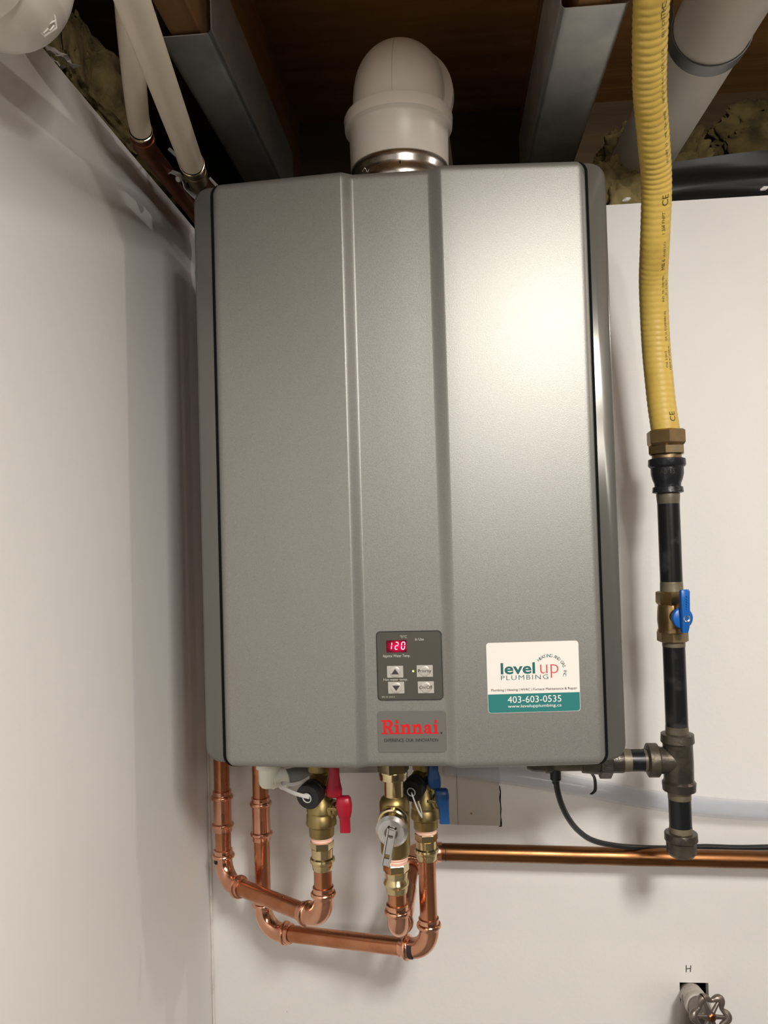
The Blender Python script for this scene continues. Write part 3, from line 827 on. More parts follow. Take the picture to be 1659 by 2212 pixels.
pex('straight cream plastic pipe at upper left, joining dark copper beside the heater corner', [Rf - dR * .5, Rf, (Rn + Rf) / 2, Rn], .0134, Rn, dR, 0)
Ln = A(304, 280, .826)
LE = Vector((-.3355, 1.112, .450)); dL = (LE - Ln).normalized()
La, Lb, Lc, Ld = A(298, 250, .800), A(291, 185, .742), A(283, 95, .690), A(275, -10, .648)
rdL = pex('curved cream plastic pipe at upper left, partly behind the straight cream pipe', [Ld + (Ld - Lc) * 1.2, Ld, Lc, Lb, La, Ln], .0116, Ln, ((Ln - La).normalized() + dL).normalized(), 0)

# ================================================================== COPPER LOOPS
CR = .0111
def sleeve_el(mb, corner, da, db, rad=.028, L=.0155, r=.0124):
    """elbow: arc between direction da and db (unit vectors pointing away from the corner) with press sleeves"""
    an = da.angle(db); t = rad / math.tan(an / 2)
    path = fillet([corner + da * (t + .001), corner, corner + db * (t + .001)], rad, 14)
    mb.tube(path, r, 28, cap=False)
    for d in (da, db): sleeve(mb, corner + d * (t + L), -d, L, r)
    return t + L
def mark(mb, p, d, r, a0, a1, w):
    """printed patch wrapped on a round fitting"""
    d = d.normalized(); fr = Vector((0, -1, 0)); fr = (fr - d * fr.dot(d)).normalized(); sd = d.cross(fr)
    vs = []
    for k in range(9):
        a = math.radians(a0 + (a1 - a0) * k / 8)
        n_ = fr * math.cos(a) + sd * math.sin(a)
        vs += [p + n_ * r, p + n_ * r + d * w]
    mb.add(vs, [(2*k, 2*k+2, 2*k+3, 2*k+1) for k in range(8)])

# --- loop of the hot side (left vertical pipe to the red handled valve)
C1 = A(484, 1903, 1.10); C2 = A(700, 1988, .965); HV = A(697.5, 1874, .965)
HVx, HVy = C2.x, C2.y
topz = .30
la = thing('copper_pipe', 'copper pipe loop from the wall corner forward to the red-handled valve', 'pipe', (C1.x, C1.y, C1.z - .015), group='copper loops under the heater')
d12 = (C2 - C1).normalized(); upv = Vector((0, 0, 1))
def vpx(x, y, D): return A(x, y, D).z
# vertical with the coupling
b = MB().tube(fillet([Ln + rdL * .004, Ln + rdL * .030, LE, Vector((C1.x, C1.y, .33))], [0, .05, .03, 0], 8), CR, 28)
b.build('pipe_run', M['cuz'], la, label='dark copper pipe at the top')
b = MB().tube([Vector((C1.x, C1.y, .335)), C1 + upv * .034], CR, 28); b.build('pipe_run', M['cu'], la, label='vertical copper pipe')
b = MB().tube([Ln + rdL * .004, Ln + rdL * .030], .0122, 28); b.lathe(Ln + rdL * .014, rdL, [(0, .0122), (.001, .0134), (.016, .0134), (.017, .0118)], 28); b.build('copper_adapter', M['cuz'], la, label='dark tarnished copper adapter')
zc0, zc1 = vpx(482, 1707, 1.1), vpx(484, 1795, 1.1)
b = MB(); L_ = (zc0 - zc1) / 2 + .002
sleeve(b, (C1.x, C1.y, zc0), -upv, L_); sleeve(b, (C1.x, C1.y, zc1), upv, L_); b.build('coupling', M['cuf'], la)
b = MB(); sleeve_el(b, C1, upv, d12); b.build('elbow', M['cuf'], la)
b = MB(); mark(b, C1 + upv * .0270, upv, .0133, -75, -30, .0065); b.build('printed_mark', M['ink'], la)
b = MB().tube([C1 + d12 * .038, C2 - d12 * .038], CR, 28); b.build('pipe_run', M['cu'], la, label='sloping lower copper pipe')
b = MB(); sleeve_el(b, C2, -d12, upv); b.build('elbow', M['cuf'], la)
b = MB().tube([C2 + upv * .038, Vector((C2.x, C2.y, HV.z + .01))], CR, 28); b.build('pipe_run', M['cu'], la, label='short copper riser')

# --- loop of the cold side
K1 = A(572, 2010, 1.10); K2 = A(928, 2052, 1.005); 
K1.x = A(566, 1850, 1.10).x
lb = thing('copper_pipe', 'lowest copper pipe loop running right to the blue-handled valve', 'pipe', (K1.x, K1.y, K1.z - .015), group='copper loops under the heater')
dk = (K2 - K1).normalized()
KT = AZ(415, 368, zr)
b = MB().tube(fillet([Rn + dR * .045, Vector((RE.x - .002, K1.y, zr)), Vector((K1.x, K1.y, .37))], .03, 8), CR, 28)
b.build('pipe_run', M['cuz'], lb, label='dark copper pipe at the top')
b = MB().tube([Vector((K1.x, K1.y, .375)), K1 + upv * .034], CR, 28); b.build('pipe_run', M['cu'], lb, label='vertical copper pipe')
b = MB().tube([Rn + dR * .004, Rn + dR * .10], .0128, 28); b.lathe(Rn + dR * .022, dR, [(0, .0128), (.001, .0138), (.020, .0138), (.021, .0125)], 28); b.build('copper_adapter', M['brassd'], lb, label='dull brass adapter')
zc0, zc1 = vpx(558, 1721, 1.1), vpx(563, 1814, 1.1); L_ = (zc0 - zc1) / 2 + .002
b = MB(); sleeve(b, (K1.x, K1.y, zc0), -upv, L_); sleeve(b, (K1.x, K1.y, zc1), upv, L_); b.build('coupling', M['cuf'], lb)
b = MB(); sleeve_el(b, K1, upv, dk, rad=.028); b.build('elbow', M['cuf'], lb)
b = MB().tube([K1 + dk * .038, K2 - dk * .038], CR, 28); b.build('pipe_run', M['cu'], lb, label='long lower copper pipe')
b = MB(); sleeve_el(b, K2, -dk, upv, rad=.028); b.build('elbow', M['cuf'], lb)
b = MB(); mark(b, K2 - dk * .027, dk, .0131, -40, 60, .0065); b.build('printed_mark', M['ink'], lb)
KV = A(916, 1856, 1.005)
b = MB().tube([K2 + upv * .038, Vector((K2.x, K2.y, KV.z + .01))], CR, 28); b.build('pipe_run', M['cu'], lb, label='copper riser below the blue-handled valve')

# --- relief valve discharge: short drop, U, back pipe and the long horizontal run
S1 = A(860, 2013, .945); SV = A(856, 1928, .945); S2 = A(876, 1992, 1.01)
S3 = A(892, 1841, 1.118)
S1z = Vector((A(858, 1950, .945).x, .945, S1.z))
lc = thing('copper_pipe', 'copper drain pipe from the relief valve, joining the long brown pipe on the wall', 'pipe', (S1z.x, S1z.y, S1z.z - .015), group='copper loops under the heater')
ds = Vector((S2.x - S1z.x, S2.y - S1z.y, .0)).normalized(); S2 = S1z + ds * .062
du = (S3 - S2).normalized()
b = MB().tube([S1z + upv * .030, Vector((S1z.x, S1z.y, SV.z + .012))], CR, 28); b.build('pipe_run', M['cu'], lc, label='short copper drop')
b = MB(); sleeve_el(b, S1z, upv, ds, rad=.020, L=.0140, r=.0128); b.build('elbow', M['cuf'], lc)
b = MB().tube(fillet([S2 - ds * .028, S2, S2 + du * .034], .022, 12), .0125, 28); b.build('elbow', M['cuf'], lc)
b = MB().tube([S2 + du * .030, S3 - du * .03], CR, 28); b.build('pipe_run', M['cu'], lc, label='rising copper pipe behind')
H1 = A(1100, 1844, 1.118); H2 = A(1640, 1857, 1.118); dh = (H2 - H1).normalized()
S3 = H1 - dh * ((H1.x - S3.x) / dh.x)
b = MB(); sleeve_el(b, S3, -du, dh, rad=.018, L=.024, r=.0128); b.build('elbow', M['cuf'], lc)
b = MB().tube([S3 + dh * .03, S3 + dh * 1.6], .0119, 28); b.build('pipe_run', M['cuo'], lc, label='long aged brown copper pipe along the wall')
b = MB(); mark(b, S3 + dh * .046, dh, .0122, -80, 60, .0008); b.build('printed_mark', M['ink'], lc)

# strap holding the two upper left copper pipes (zig-zag band)
def band(mb, pts, w, th, wdir):
    P = [Vector(p) for p in pts]; vs = []
    wdir = Vector(wdir).normalized()
    for i, p in enumerate(P):
        d = (P[min(i+1, len(P)-1)] - P[max(i-1, 0)]).normalized(); n_ = d.cross(wdir).normalized()
        vs += [p - wdir * w / 2, p + wdir * w / 2, p + wdir * w / 2 + n_ * th, p - wdir * w / 2 + n_ * th]
    L = len(P)
    mb.add(vs, [(i*4+k, i*4+(k+1) % 4, (i+1)*4+(k+1) % 4, (i+1)*4+k) for i in range(L-1) for k in range(4)] + [(0, 1, 2, 3), tuple((L-1)*4+k for k in range(4))])
stp = thing('pipe_strap', 'zig-zag galvanised strap around the two copper pipes at upper left', 'strap', A(375, 375, .95))
def SP(px, py, D): return A(px, py, D - .030)
b = MB(); band(b, [SP(364, 322, .985), SP(382, 338, .975), SP(388, 354, .955), SP(396, 368, .945), SP(404, 392, .94)], .010, .001, (0, .75, .66)); 
band(b, [SP(330, 330, 1.0), SP(316, 340, .985), SP(325, 356, .965), SP(345, 366, .955), SP(362, 374, .950), SP(372, 372, .945), SP(386, 378, .94), SP(396, 390, .94), SP(400, 404, .945), SP(413, 418, .955), SP(428, 432, .965)], .0115, .001, (0, .75, .66))
band(b, [SP(452, 385, 1.0), SP(464, 398, .995), SP(470, 404, .985), SP(462, 412, .985)], .008, .001, (0, .75, .66))
b.build('strap_band', M['galv'], stp, smooth=60)
c = SP(386, 386, .930); MB().lathe(c, (-.1, -1, -.3), [(-.004, .0025), (0, .0040), (.0012, .0038), (.0030, .0020), (.0032, .0001)], 16).build('strap_screw', M['galv'], stp)

# ================================================================== VALVES
def grip(mb, pts, w, th, side):
    """flat rubber lever: rounded slab along pts; side = wide direction"""
    P = [Vector(p) for p in pts]; side = Vector(side).normalized(); vs = []; m_ = 12
    for i, p in enumerate(P):
        d = (P[min(i+1, len(P)-1)] - P[max(i-1, 0)]).normalized(); n_ = d.cross(side).normalized()
        ww = w[i] if isinstance(w, (list, tuple)) else w; tt = th[i] if isinstance(th, (list, tuple)) else th
        for k in range(m_):
            a = 2 * PI * k / m_; cx = math.copysign(abs(math.cos(a)) ** .45, math.cos(a)); sx = math.copysign(abs(math.sin(a)) ** .45, math.sin(a))
            vs.append(p + side * cx * ww / 2 + n_ * sx * tt / 2)
    L = len(P)
    mb.add(vs, [(i*m_+k, i*m_+(k+1) % m_, (i+1)*m_+(k+1) % m_, (i+1)*m_+k) for i in range(L-1) for k in range(m_)] + [tuple(range(m_)), tuple((L-1)*m_+k for k in range(m_))])

def service_valve(label, X, Y, zmap, colm, capc, capr, capdir, grips, strap, group, noun):
    z = zmap      # dict of heights
    t = thing('service_valve', label, 'valve', (X, Y, z['end']), group=group)
    b = MB()
    r0 = .0185
    q = lambda k, d=0: z['top'] - z[k] + d
    b.lathe((X, Y, z['top']), (0, 0, -1), [(0, .0150), (q('n1', -.001), .0150), (q('n1', .002), .0112), (q('sh', -.016), .0125), (q('sh', -.008), .0160), (q('sh'), .0176), (q('sh', .003), .0180), (q('sh', .004), .0173),
        (q('sh', .006), .0173), (q('sh', .0075), .0182), (q('fl', -.002), .0184), (q('fl', 0), .0190), (q('fl', .003), .0188), (q('fl', .0045), .0172), (q('fl', .0055), .0156), (q('nk', -.001), .0152), (q('nk', 0), .0144)], 36)
    # body lobes: sockets of the two stems, and the purge port
    for (sx, sz) in grips['stems']:
        b.lathe((X, Y, sz), (1, -.25, 0), [(0, .0125), (sx - .004, .0115), (sx - .003, .0085), (sx, .0080)], 24)
    cd = Vector(capdir).normalized(); cb = Vector(capc) - cd * .020
    b.tube([(X, Y, cb.z + .006), cb, cb + cd * .004], [.0135, .0125, .0125], 24)
    b.build('valve_body', M['brass'], t, smooth=40, label='cast brass body')
    b = MB().lathe((X, Y, z['nk']), (0, 0, -1), [(0, .0132), (.0010, .0138), (.0026, .0132), (.0040, .0138), (.0056, .0132), (z['nk'] - z['tp'], .0135)], 28); b.build('thread_tape', M['tape'], t)
    # press adapter: hex shoulder, barrel, bead, rim
    b = MB(); h_ = z['tp'] - z['end']
    b.lathe((X, Y, z['tp']), (0, 0, -1), [(0, .0140), (.001, .0148), (.0085, .0148), (.0095, .0138)], 6, twist=.35)
    b.lathe((X, Y, z['tp'] - .009), (0, 0, -1), [(0, .0134), (h_ - .0085 - .016, .0130), (h_ - .023, .0150), (h_ - .0205, .0157), (h_ - .018, .0150), (h_ - .0165, .0134), (h_ - .010, .0126), (h_ - .009, .0120)], 8 * 4)
    b.build('press_adapter', M['brassb'], t, smooth=30, label='polished brass press adapter')
    # cap
    c = Vector(capc)
    cap_o = MB().lathe(c - cd * .019, cd, [(0, capr * .93), (.0005, capr * .98), (.005, capr * .98), (.0055, capr * .95), (.0065, capr * .95), (.007, capr), (.0180, capr), (.0190, capr * .96), (.0190, capr * .30), (.0200, capr * .29), (.0205, capr * .15), (.0205, .0001)], 40).build('port_cap', M['black'], t, smooth=35, label='round black cap')
    # strap of the cap
    b = MB(); P = smoothpath(strap, 6); grip(b, P, .0046, .0012, cd.cross(Vector((0, 0, 1)) if False else (P[2] - P[0])).normalized() if False else (0, 0, 1) if strap[0][0] - strap[-1][0] else (0, 0, 1))
    b.build('cap_strap', M['clear'], cap_o, smooth=50)
    rg = []
    uu = cd.cross(Vector((0, 0, 1))).normalized(); vv = cd.cross(uu)
    b = MB().tube([c + cd * .0014 + uu * math.cos(a) * capr * .36 + vv * math.sin(a) * capr * .36 for a in [2 * PI * k / 20 for k in range(21)]], .0007, 8, cap=False)
    b.build('strap_eye', M['clear'], cap_o)
    for i, (pts, w, th, side) in enumerate(grips['levers']):
        b = MB(); grip(b, pts, w, th, side)
        b.build('valve_handle', colm, t, smooth=50, label=grips['names'][i])
    for i, (pa, pb) in enumerate(grips['tabs']):
        b = MB(); pa, pb = Vector(pa), Vector(pb); b.obox((pa + pb) / 2, (pb - pa) / 2, (0, .0012, 0), (0, 0, .0018)); b.build('stem_plate', M['brasst'] if i == 9 else M['brass'], t, smooth=None, bevel=.0004)
    return t
def lever_pts(D, *pp): return [A(px, py, D) for px, py in pp]

DH = .965
zm = dict(top=HB + .02, n1=vpx(690, 1665, DH), sh=vpx(690, 1745, DH), fl=vpx(691, 1774, DH), nk=vpx(692, 1805, DH), tp=vpx(693, 1815, DH), end=vpx(695, 1877, DH))
capc = A(664, 1723, .928)
Dg = .945
service_valve('brass service valve with two red handles and a black cap', HVx, HVy, zm, M['red'], capc, .0152, (-.30, -.94, -.16),
    dict(stems=[(.017, vpx(700, 1700, DH)), (.021, vpx(700, 1745, DH))],
         levers=[(lever_pts(Dg, (722, 1650), (722, 1675), (721, 1692), (721, 1706), (722, 1717), (722, 1722)), [.0125, .0130, .0165, .0205, .019, .013], [.006, .007, .011, .012, .011, .007], (1, 0, 0)),
                 (lever_pts(Dg, (742, 1720), (742, 1724), (743, 1738), (744, 1752), (745, 1764), (745, 1768), (746, 1798)), [.014, .0175, .0198, .0185, .0150, .0130, .0128], [.008, .012, .013, .012, .009, .006, .0055], (1, 0, 0))],
         names=['upper red handle', 'lower red handle'],
         tabs=[(A(709, 1747, .944), A(729, 1749, .944)), (A(706, 1690, .95), A(714, 1662, .95))]),
    [A(668, 1722, .9065), A(650, 1718, .908), A(632, 1712, .915), A(612, 1702, .930), A(607, 1694, .94), A(614, 1692, .945), A(630, 1695, .945), A(650, 1690, .945), A(668, 1680, .95)], 'service valves under the heater', 'hot')

DK = 1.005
KX, KY = K2.x, K2.y
zm2 = dict(top=HB + .02, n1=vpx(900, 1662, DK), sh=vpx(905, 1735, DK), fl=vpx(908, 1760, DK), nk=vpx(909, 1789, DK), tp=vpx(910, 1798, DK), end=vpx(911, 1856, DK))
capk = A(889, 1710, .968); Dk = .985
service_valve('brass service valve with two blue handles and a black cap', KX, KY, zm2, M['blue'], capk, .0140, (-.30, -.94, -.16),
    dict(stems=[(.015, vpx(910, 1690, DK)), (.019, vpx(915, 1730, DK))],
         levers=[(lever_pts(Dk, (936, 1648), (936, 1664), (937, 1678), (938, 1690), (939, 1699), (939, 1703)), [.0120, .0125, .0165, .0170, .0150, .010], [.006, .007, .011, .012, .010, .006], (1, 0, 0)),
                 (lever_pts(Dk, (953, 1704), (953, 1707), (955, 1718), (956, 1732), (958, 1743), (959, 1748), (961, 1779)), [.014, .0170, .0178, .0160, .0140, .0128, .0122], [.008, .012, .013, .012, .009, .006, .0055], (1, 0, 0))],
         names=['upper blue handle', 'lower blue handle'],
         tabs=[(A(924, 1731, .984), A(943, 1733, .984)), (A(920, 1675, .99), A(924, 1655, .99))]),
    [A(889, 1714, .9455), A(893, 1724, .946), A(898, 1738, .948), A(904, 1752, .952), A(911, 1764, .956), A(911, 1758, .962), A(908, 1745, .966), A(903, 1732, .97)], 'service valves under the heater', 'cold')

# pressure relief valve
DRV = .945; RX = S1z.x
zq = lambda y: vpx(853, y, DRV)
rv = thing('relief_valve', 'brass relief valve with round silver test disc and metal lever', 'valve', (RX, DRV, zq(1925)))
b = MB().lathe((RX, DRV, HB + .02), (0, 0, -1), [(0, .0195), (HB + .02 - zq(1664), .0195), (HB + .02 - zq(1666), .0180)], 6, twist=.2)
b.lathe((RX - .0005, DRV, zq(1664)), (0, 0, -1), [(0, .0170), (.002, .0176), (zq(1664) - zq(1681), .0172), (zq(1664) - zq(1683), .0140)], 36)
b.build('inlet_nut', M['brassb'], rv, smooth=30, label='faceted brass nut')
b = MB().lathe((RX, DRV, zq(1680)), (0, 0, -1), [(0, .0122), (zq(1680) - zq(1722), .0122)], 32)
b.build('inlet_pipe', M['brassb'], rv)
b = MB().lathe((RX, DRV, zq(1718)), (0, 0, -1), [(0, .0125), (.003, .0160), (.008, .0180), (zq(1718) - zq(1820), .0178), (zq(1718) - zq(1840), .0175), (zq(1718) - zq(1846), .0160), (zq(1718) - zq(1849), .0138)], 36)
bd = Vector((-.10, -.985, -.12)).normalized(); dc = A(846, 1796, .885)
bc = Vector((RX, DRV, zq(1765)))
b.lathe(bc, (dc - bc), [(0, .0185), (.018, .0190), (.026, .0195)], 8, twist=.4)
b.build('valve_body', M['brass'], rv, smooth=30, label='cast brass body')
b = MB().lathe(A(850, 1775, .918), bd, [(0, .0175), (.006, .0178), (.007, .0160), (.024, .0150)], 28); b.build('bonnet', M['brassb'], rv, smooth=30)
disc = MB().lathe(dc - bd * .001, bd, [(-.002, .0160), (0, .0182), (.0008, .0184), (.0050, .0150), (.0052, .0070), (.0045, .0001)], 48)
# conical disc drawn slightly oval in depth by its tilt
disc_o = disc.build('test_disc', M['alu'], rv, smooth=35, label='silver aluminium disc')
b = MB().lathe(dc + bd * .0040, bd, [(0, .0075), (.0015, .0075), (.0018, .0070), (.0018, .0001)], 24); b.build('disc_boss', M['castgrey'], disc_o, smooth=35)
p0 = A(847, 1788, .866); p1_ = A(833, 1869, .862)
dl = (p1_ - p0).normalized(); sdv = dl.cross(bd).normalized()
b = MB()
wl = .0040
b.obox((p0 + p1_) / 2 + sdv * wl, dl * ((p1_ - p0).length / 2), sdv * .0011, bd * .0028)
b.obox((p0 + p1_) / 2 - sdv * wl, dl * ((p1_ - p0).length / 2), sdv * .0011, bd * .0028)
b.obox(p0 + (p1_ - p0) * .10, dl * .004, sdv * wl, bd * .0009); b.obox(p0 + (p1_ - p0) * .50 - bd * .001, dl * .009, sdv * wl, bd * .0006)
b.obox(p1_ - dl * .0035, dl * .0040, sdv * wl, bd * .0009)
b.build('test_lever', M['chrome'], rv, smooth=None, label='bent metal lever', bevel=.0004)
b = MB().tube([p0 + dl * .002 - sdv * .006, p0 + dl * .002 + sdv * .006], .0011, 12); b.build('lever_pin', M['castgrey'], rv)
b = MB().lathe((RX, DRV, zq(1848)), (0, 0, -1), [(0, .0142), (.0012, .0148), (.0030, .0140), (.0044, .0147), (.0060, .0140), (zq(1848) - zq(1862), .0142)], 28); b.build('thread_tape', M['tape'], rv)
b = MB(); zt_ = zq(1862); h_ = zt_ - zq(1927)
b.lathe((RX, DRV, zt_), (0, 0, -1), [(0, .0148), (.001, .0155), (.0095, .0155), (.0105, .0140)], 6, twist=.35)
b.lathe((RX, DRV, zt_ - .010), (0, 0, -1), [(0, .0142), (h_ - .028, .0134), (h_ - .0245, .0152), (h_ - .022, .0160), (h_ - .0195, .0152), (h_ - .018, .0138), (h_ - .011, .0128), (h_ - .010, .0120)], 32)
b.build('press_adapter', M['brassb'], rv, smooth=30, label='polished brass press adapter')

# condensate drain under the heater, with its grey tube
cdp = A(588, 1690, .99)
cd_ = thing('drain_fitting', 'off-white plastic drain elbow under the left part of the heater', 'pipe fitting', (cdp.x, cdp.y, cdp.z - .012))
b = MB().lathe((cdp.x - .004, cdp.y, HB + .01), (0, 0, -1), [(0, .0160), (.0440, .0160), (.0450, .0132), (.060, .0132), (.064, .0128), (.068, .0100), (.0695, .0001)], 32)
b.tube([cdp + Vector((-.002, 0, .004)), cdp + Vector((.012, .012, .006))], [.0128, .0128], 24)
b.build('fitting_body', M['cream'], cd_)
g0, g1, g2 = A(612, 1684, 1.005), A(640, 1677, 1.02), A(672, 1668, 1.05)
tb = MB().tube([g0, g1, g2, g2 + (g2 - g1) * 1.2], .0118, 28).build('grey_tube', M['greytube'], cd_, label='grey tube with faint print')
b = MB().lathe(g0, (g1 - g0), [(-.003, .0124), (-.002, .0128), (.001, .0128), (.0015, .0119)], 28); b.build('tube_collar', M['cream'], cd_)
vs_, fs_ = text_verts('VP5 L86    \u00d8 Made', .0032, 0)
b = MB(); ax = (g2 - g0).normalized(); fr = Vector((0, -1, 0)); fr = (fr - ax * fr.dot(ax)).normalized(); sd = ax.cross(fr) * -1
if sd.z < 0: sd = -sd
b.add([g0 + ax * (.008 + v.x) + (fr * math.cos(-.15 + v.y / .0118) + sd * math.sin(-.15 + v.y / .0118)) * .01195 for v in vs_], fs_)
b.build('printed_mark', M['ink'], tb, smooth=None)

# ================================================================== GAS LINE
GX, GY = .2758, 1.0
def gz(y): return A(1437 + (y - 930) * .0415, y, GY).z
gl = thing('gas_pipe', 'black iron gas pipe with tee and end cap at the right of the heater', 'pipe', (GX, GY, gz(1850)))
def seg(y0, y1, prof_r, n=32, name='pipe_run', m_='iron', label=None, twist=0, smooth=35):
    """vertical piece between photo rows y0..y1; prof_r = [(fraction, radius)]"""
    z0_, z1_ = gz(y0), gz(y1); L = z0_ - z1_
    return MB().lathe((GX, GY, z0_), (0, 0, -1), [(f_ * L, r_) for f_, r_ in prof_r], n, twist).build(name, M[m_], gl, smooth=smooth, label=label)
PR = .0134
seg(986, 998, [(0, .0172), (1, .0172)], name='thread', m_='dope')
seg(990, 1066, [(0, .0190), (.03, .0222), (.20, .0226), (.24, .0215), (.27, .0198), (.45, .0196), (.60, .0180), (.72, .0160), (.80, .0158), (.82, .0180), (.97, .0188), (1, .0150)], 36, 'reducer', 'ironb', 'black cast reducer')
seg(1064, 1088, [(0, .0140), (.3, .0142), (1, .0134)], name='thread', m_='dope', label='pipe thread with dried sealant')
seg(1084, 1262, [(0, PR), (1, PR)], label='upper black pipe')
seg(1256, 1284, [(0, PR), (.2, .0137), (1, .0140)], name='thread', m_='dope', label='pipe thread with dried sealant')
# gas valve (own thing)
seg(1380, 1580, [(0, .0136), (.04, PR), (1, PR)], label='middle black pipe')
seg(1380, 1396, [(0, .0139), (1, .0137)], name='thread', m_='dope')
seg(1568, 1590, [(0, .0136), (1, .0142)], name='thread', m_='dope')
# tee
zt0, zt1 = gz(1583), gz(1708); L = zt0 - zt1
b = MB().lathe((GX, GY, zt0), (0, 0, -1), [(0, .0150), (.001, .0196), (.0105, .0202), (.0125, .0186), (.0135, .0178), (L * .5, .0182), (L - .0135, .0178), (L - .0125, .0188), (L - .0105, .0203), (L - .001, .0196), (L, .0150)], 36)
tz = (zt0 + zt1) / 2
tzz = A(1410, 1642, GY).z
b.lathe((GX - .002, GY, tzz), (-1, 0, 0), [(0, .0175), (.016, .0160), (.0215, .0168), (.0225, .0196), (.0235, .0206), (.0345, .0206), (.036, .0180), (.036, .0140)], 32)
b.build('tee_fitting', M['ironf'], gl, smooth=40, label='worn iron tee fitting')
def tee_text(s, px, py, w_, h_, rr, ang):
    c = A(px, py, GY); vs_, fs_ = text_fine(s, 1)
    ax_, bx_ = min(v.x for v in vs_), max(v.x for v in vs_); ay, by = min(v.y for v in vs_), max(v.y for v in vs_)
    out = []
    for v in vs_:
        u = (v.x - (ax_ + bx_) / 2) / (bx_ - ax_) * w_; q = (v.y - (ay + by) / 2) / (by - ay) * h_
        a = u / rr + ang; out.append((GX + rr * math.sin(a), GY - rr * math.cos(a), c.z + q))
    return MB().add(out, fs_)
tee_text('C', 1465, 1622, .008, .009, .0184, -.2).build('cast_mark', M['castm'], gl, smooth=None)
tee_text('S', 1472, 1656, .007, .008, .0185, 0).build('cast_mark', M['castm'], gl, smooth=None)
tee_text('AB 15', 1436, 1020, .018, .006, .0199, -.25).build('cast_mark', M['castm'], gl, smooth=None)
seg(1702, 1725, [(0, .0142), (1, .0138)], name='thread', m_='dope')
seg(1712, 1800, [(0, PR), (1, PR)], label='short lower black pipe')
seg(1785, 1806, [(0, .0136), (1, .0144)], name='thread', m_='dope')
seg(1797, 1852, [(0, .0150), (.02, .0190), (.05, .0196), (.30, .0198), (.36, .0180), (.78, .0178), (.90, .0150), (.97, .0100), (1, .0001)], 36, 'end_cap', 'ironf', 'rounded iron end cap')
# branch to the heater
bz = tzz
def hseg(x0, x1, prof_r, n=28, name='pipe_run', m_='iron', label=None, twist=0, zz=None):
    L = x0 - x1
    return MB().lathe((x0, GY, bz if zz is None else zz), (-1, 0, 0), [(f_ * L, r_) for f_, r_ in prof_r], n, twist).build(name, M[m_], gl, smooth=30, label=label)
xa = lambda px: A(px, 1640, GY).x
hseg(xa(1412), xa(1390), [(0, .0142), (1, .0138)], name='thread', m_='dope')
hseg(xa(1396), xa(1352), [(0, PR), (1, PR)], label='short black branch pipe')
hseg(xa(1362), xa(1336), [(0, .0136), (1, .0142)], name='thread', m_='dope')
zz = A(1330, 1646, GY).z
hseg(xa(1345), xa(1319), [(0, .0150), (.1, .0152), (1, .0152)], name='bushing', m_='ironf')
hseg(xa(1320), xa(1292), [(0, .0200), (.08, .0222), (.92, .0222), (1, .020)], 6, 'union_nut', 'ironf', 'iron union nut', twist=.1)
hseg(xa(1293), xa(1256), [(0, .0170), (.5, .0160), (1, .0150)], name='union_tail', m_='ironf')
hseg(xa(1257), xa(1190), [(0, PR * .95), (1, PR * .95)], name='thread', m_='dope')
hseg(xa(1192), xa(1138), [(0, .0150), (.25, .0155), (.3, .0140), (.8, .0130), (1, .0100)], name='elbow', m_='ironf')
MB().tube(fillet([(xa(1160), GY, bz), (xa(1150), GY, bz), (xa(1150), GY, HB + .02)], .01), .0125, 24).build('riser', M['ironf'], gl)

# gas ball valve
gv = thing('gas_valve', 'brass gas valve with a blue handle on the black iron pipe', 'valve', (GX, GY, gz(1385)))
def vseg(y0, y1, prof_r, n, name, m_, label=None, twist=0):
    z0_, z1_ = gz(y0), gz(y1); L = z0_ - z1_
    return MB().lathe((GX - .001, GY, z0_), (0, 0, -1), [(f_ * L, r_) for f_, r_ in prof_r], n, twist).build(name, M[m_], gv, smooth=30, label=label)
vseg(1277, 1306, [(0, .0160), (.06, .0182), (.80, .0186), (.95, .0172), (1, .016)], 8, 'end_hex', 'brasst', 'brass hexagon end', twist=.25)
vseg(1303, 1366, [(0, .0152), (.10, .0165), (.30, .0172), (.60, .0176), (.85, .0168), (.93, .0180), (.98, .0180), (1, .016)], 32, 'valve_body', 'brasst')
vseg(1363, 1386, [(0, .0170), (.06, .0186), (.90, .0186), (1, .0165)], 8, 'end_hex', 'brasst', 'brass hexagon end', twist=.25)
hc = A(1474, 1335, .968); hd = Vector((.22, -.97, 0)).normalized()
b = MB().lathe((GX, GY, hc.z), hc - Vector((GX, GY, hc.z)), [(0, .0095), (.022, .0095), (.024, .007), (.034, .006)], 24); b.build('valve_stem', M['brasst'], gv)
b = MB()
b.lathe(hc - hd * .0045, hd, [(0, .0118), (.001, .0128), (.0060, .0128), (.0070, .0118), (.0072, .0001)], 36)
sdh = Vector((0, 0, 1)).cross(hd).normalized()
def hp(u, v_, k=0): return hc + sdh * u + Vector((0, 0, v_)) + hd * k
P = [hp(.0, -.0165, .004), hp(0, -.010, .005), hp(0, 0, .006), hp(-.0005, .010, .007), hp(-.001, .022, .0085), hp(-.001, .0325, .0090), hp(-.001, .0345, .0085)]
grip(b, P, [.0078, .0095, .0105, .0110, .0112, .0118, .0100], [.006, .008, .009, .0085, .0075, .0070, .0055], sdh)
b.build('valve_handle', M['blueh'], gv, smooth=45, label='blue handle')
b = MB().lathe(hc + hd * .0090, hd, [(0, .0042), (.0015, .0042), (.0020, .0036), (.0012, .0024), (.0008, .0001)], 20); b.build('handle_nut', M['steel'], gv)
b = MB()
for i in range(6): b.lathe(hp(-.0005, .012 + i * .0030, .0118 + (.0006 * i if i < 3 else .0014)), hd, [(-.001, .0011), (.0004, .0009), (.0006, .0001)], 8)
b.build('handle_dimples', M['blueh'], gv)

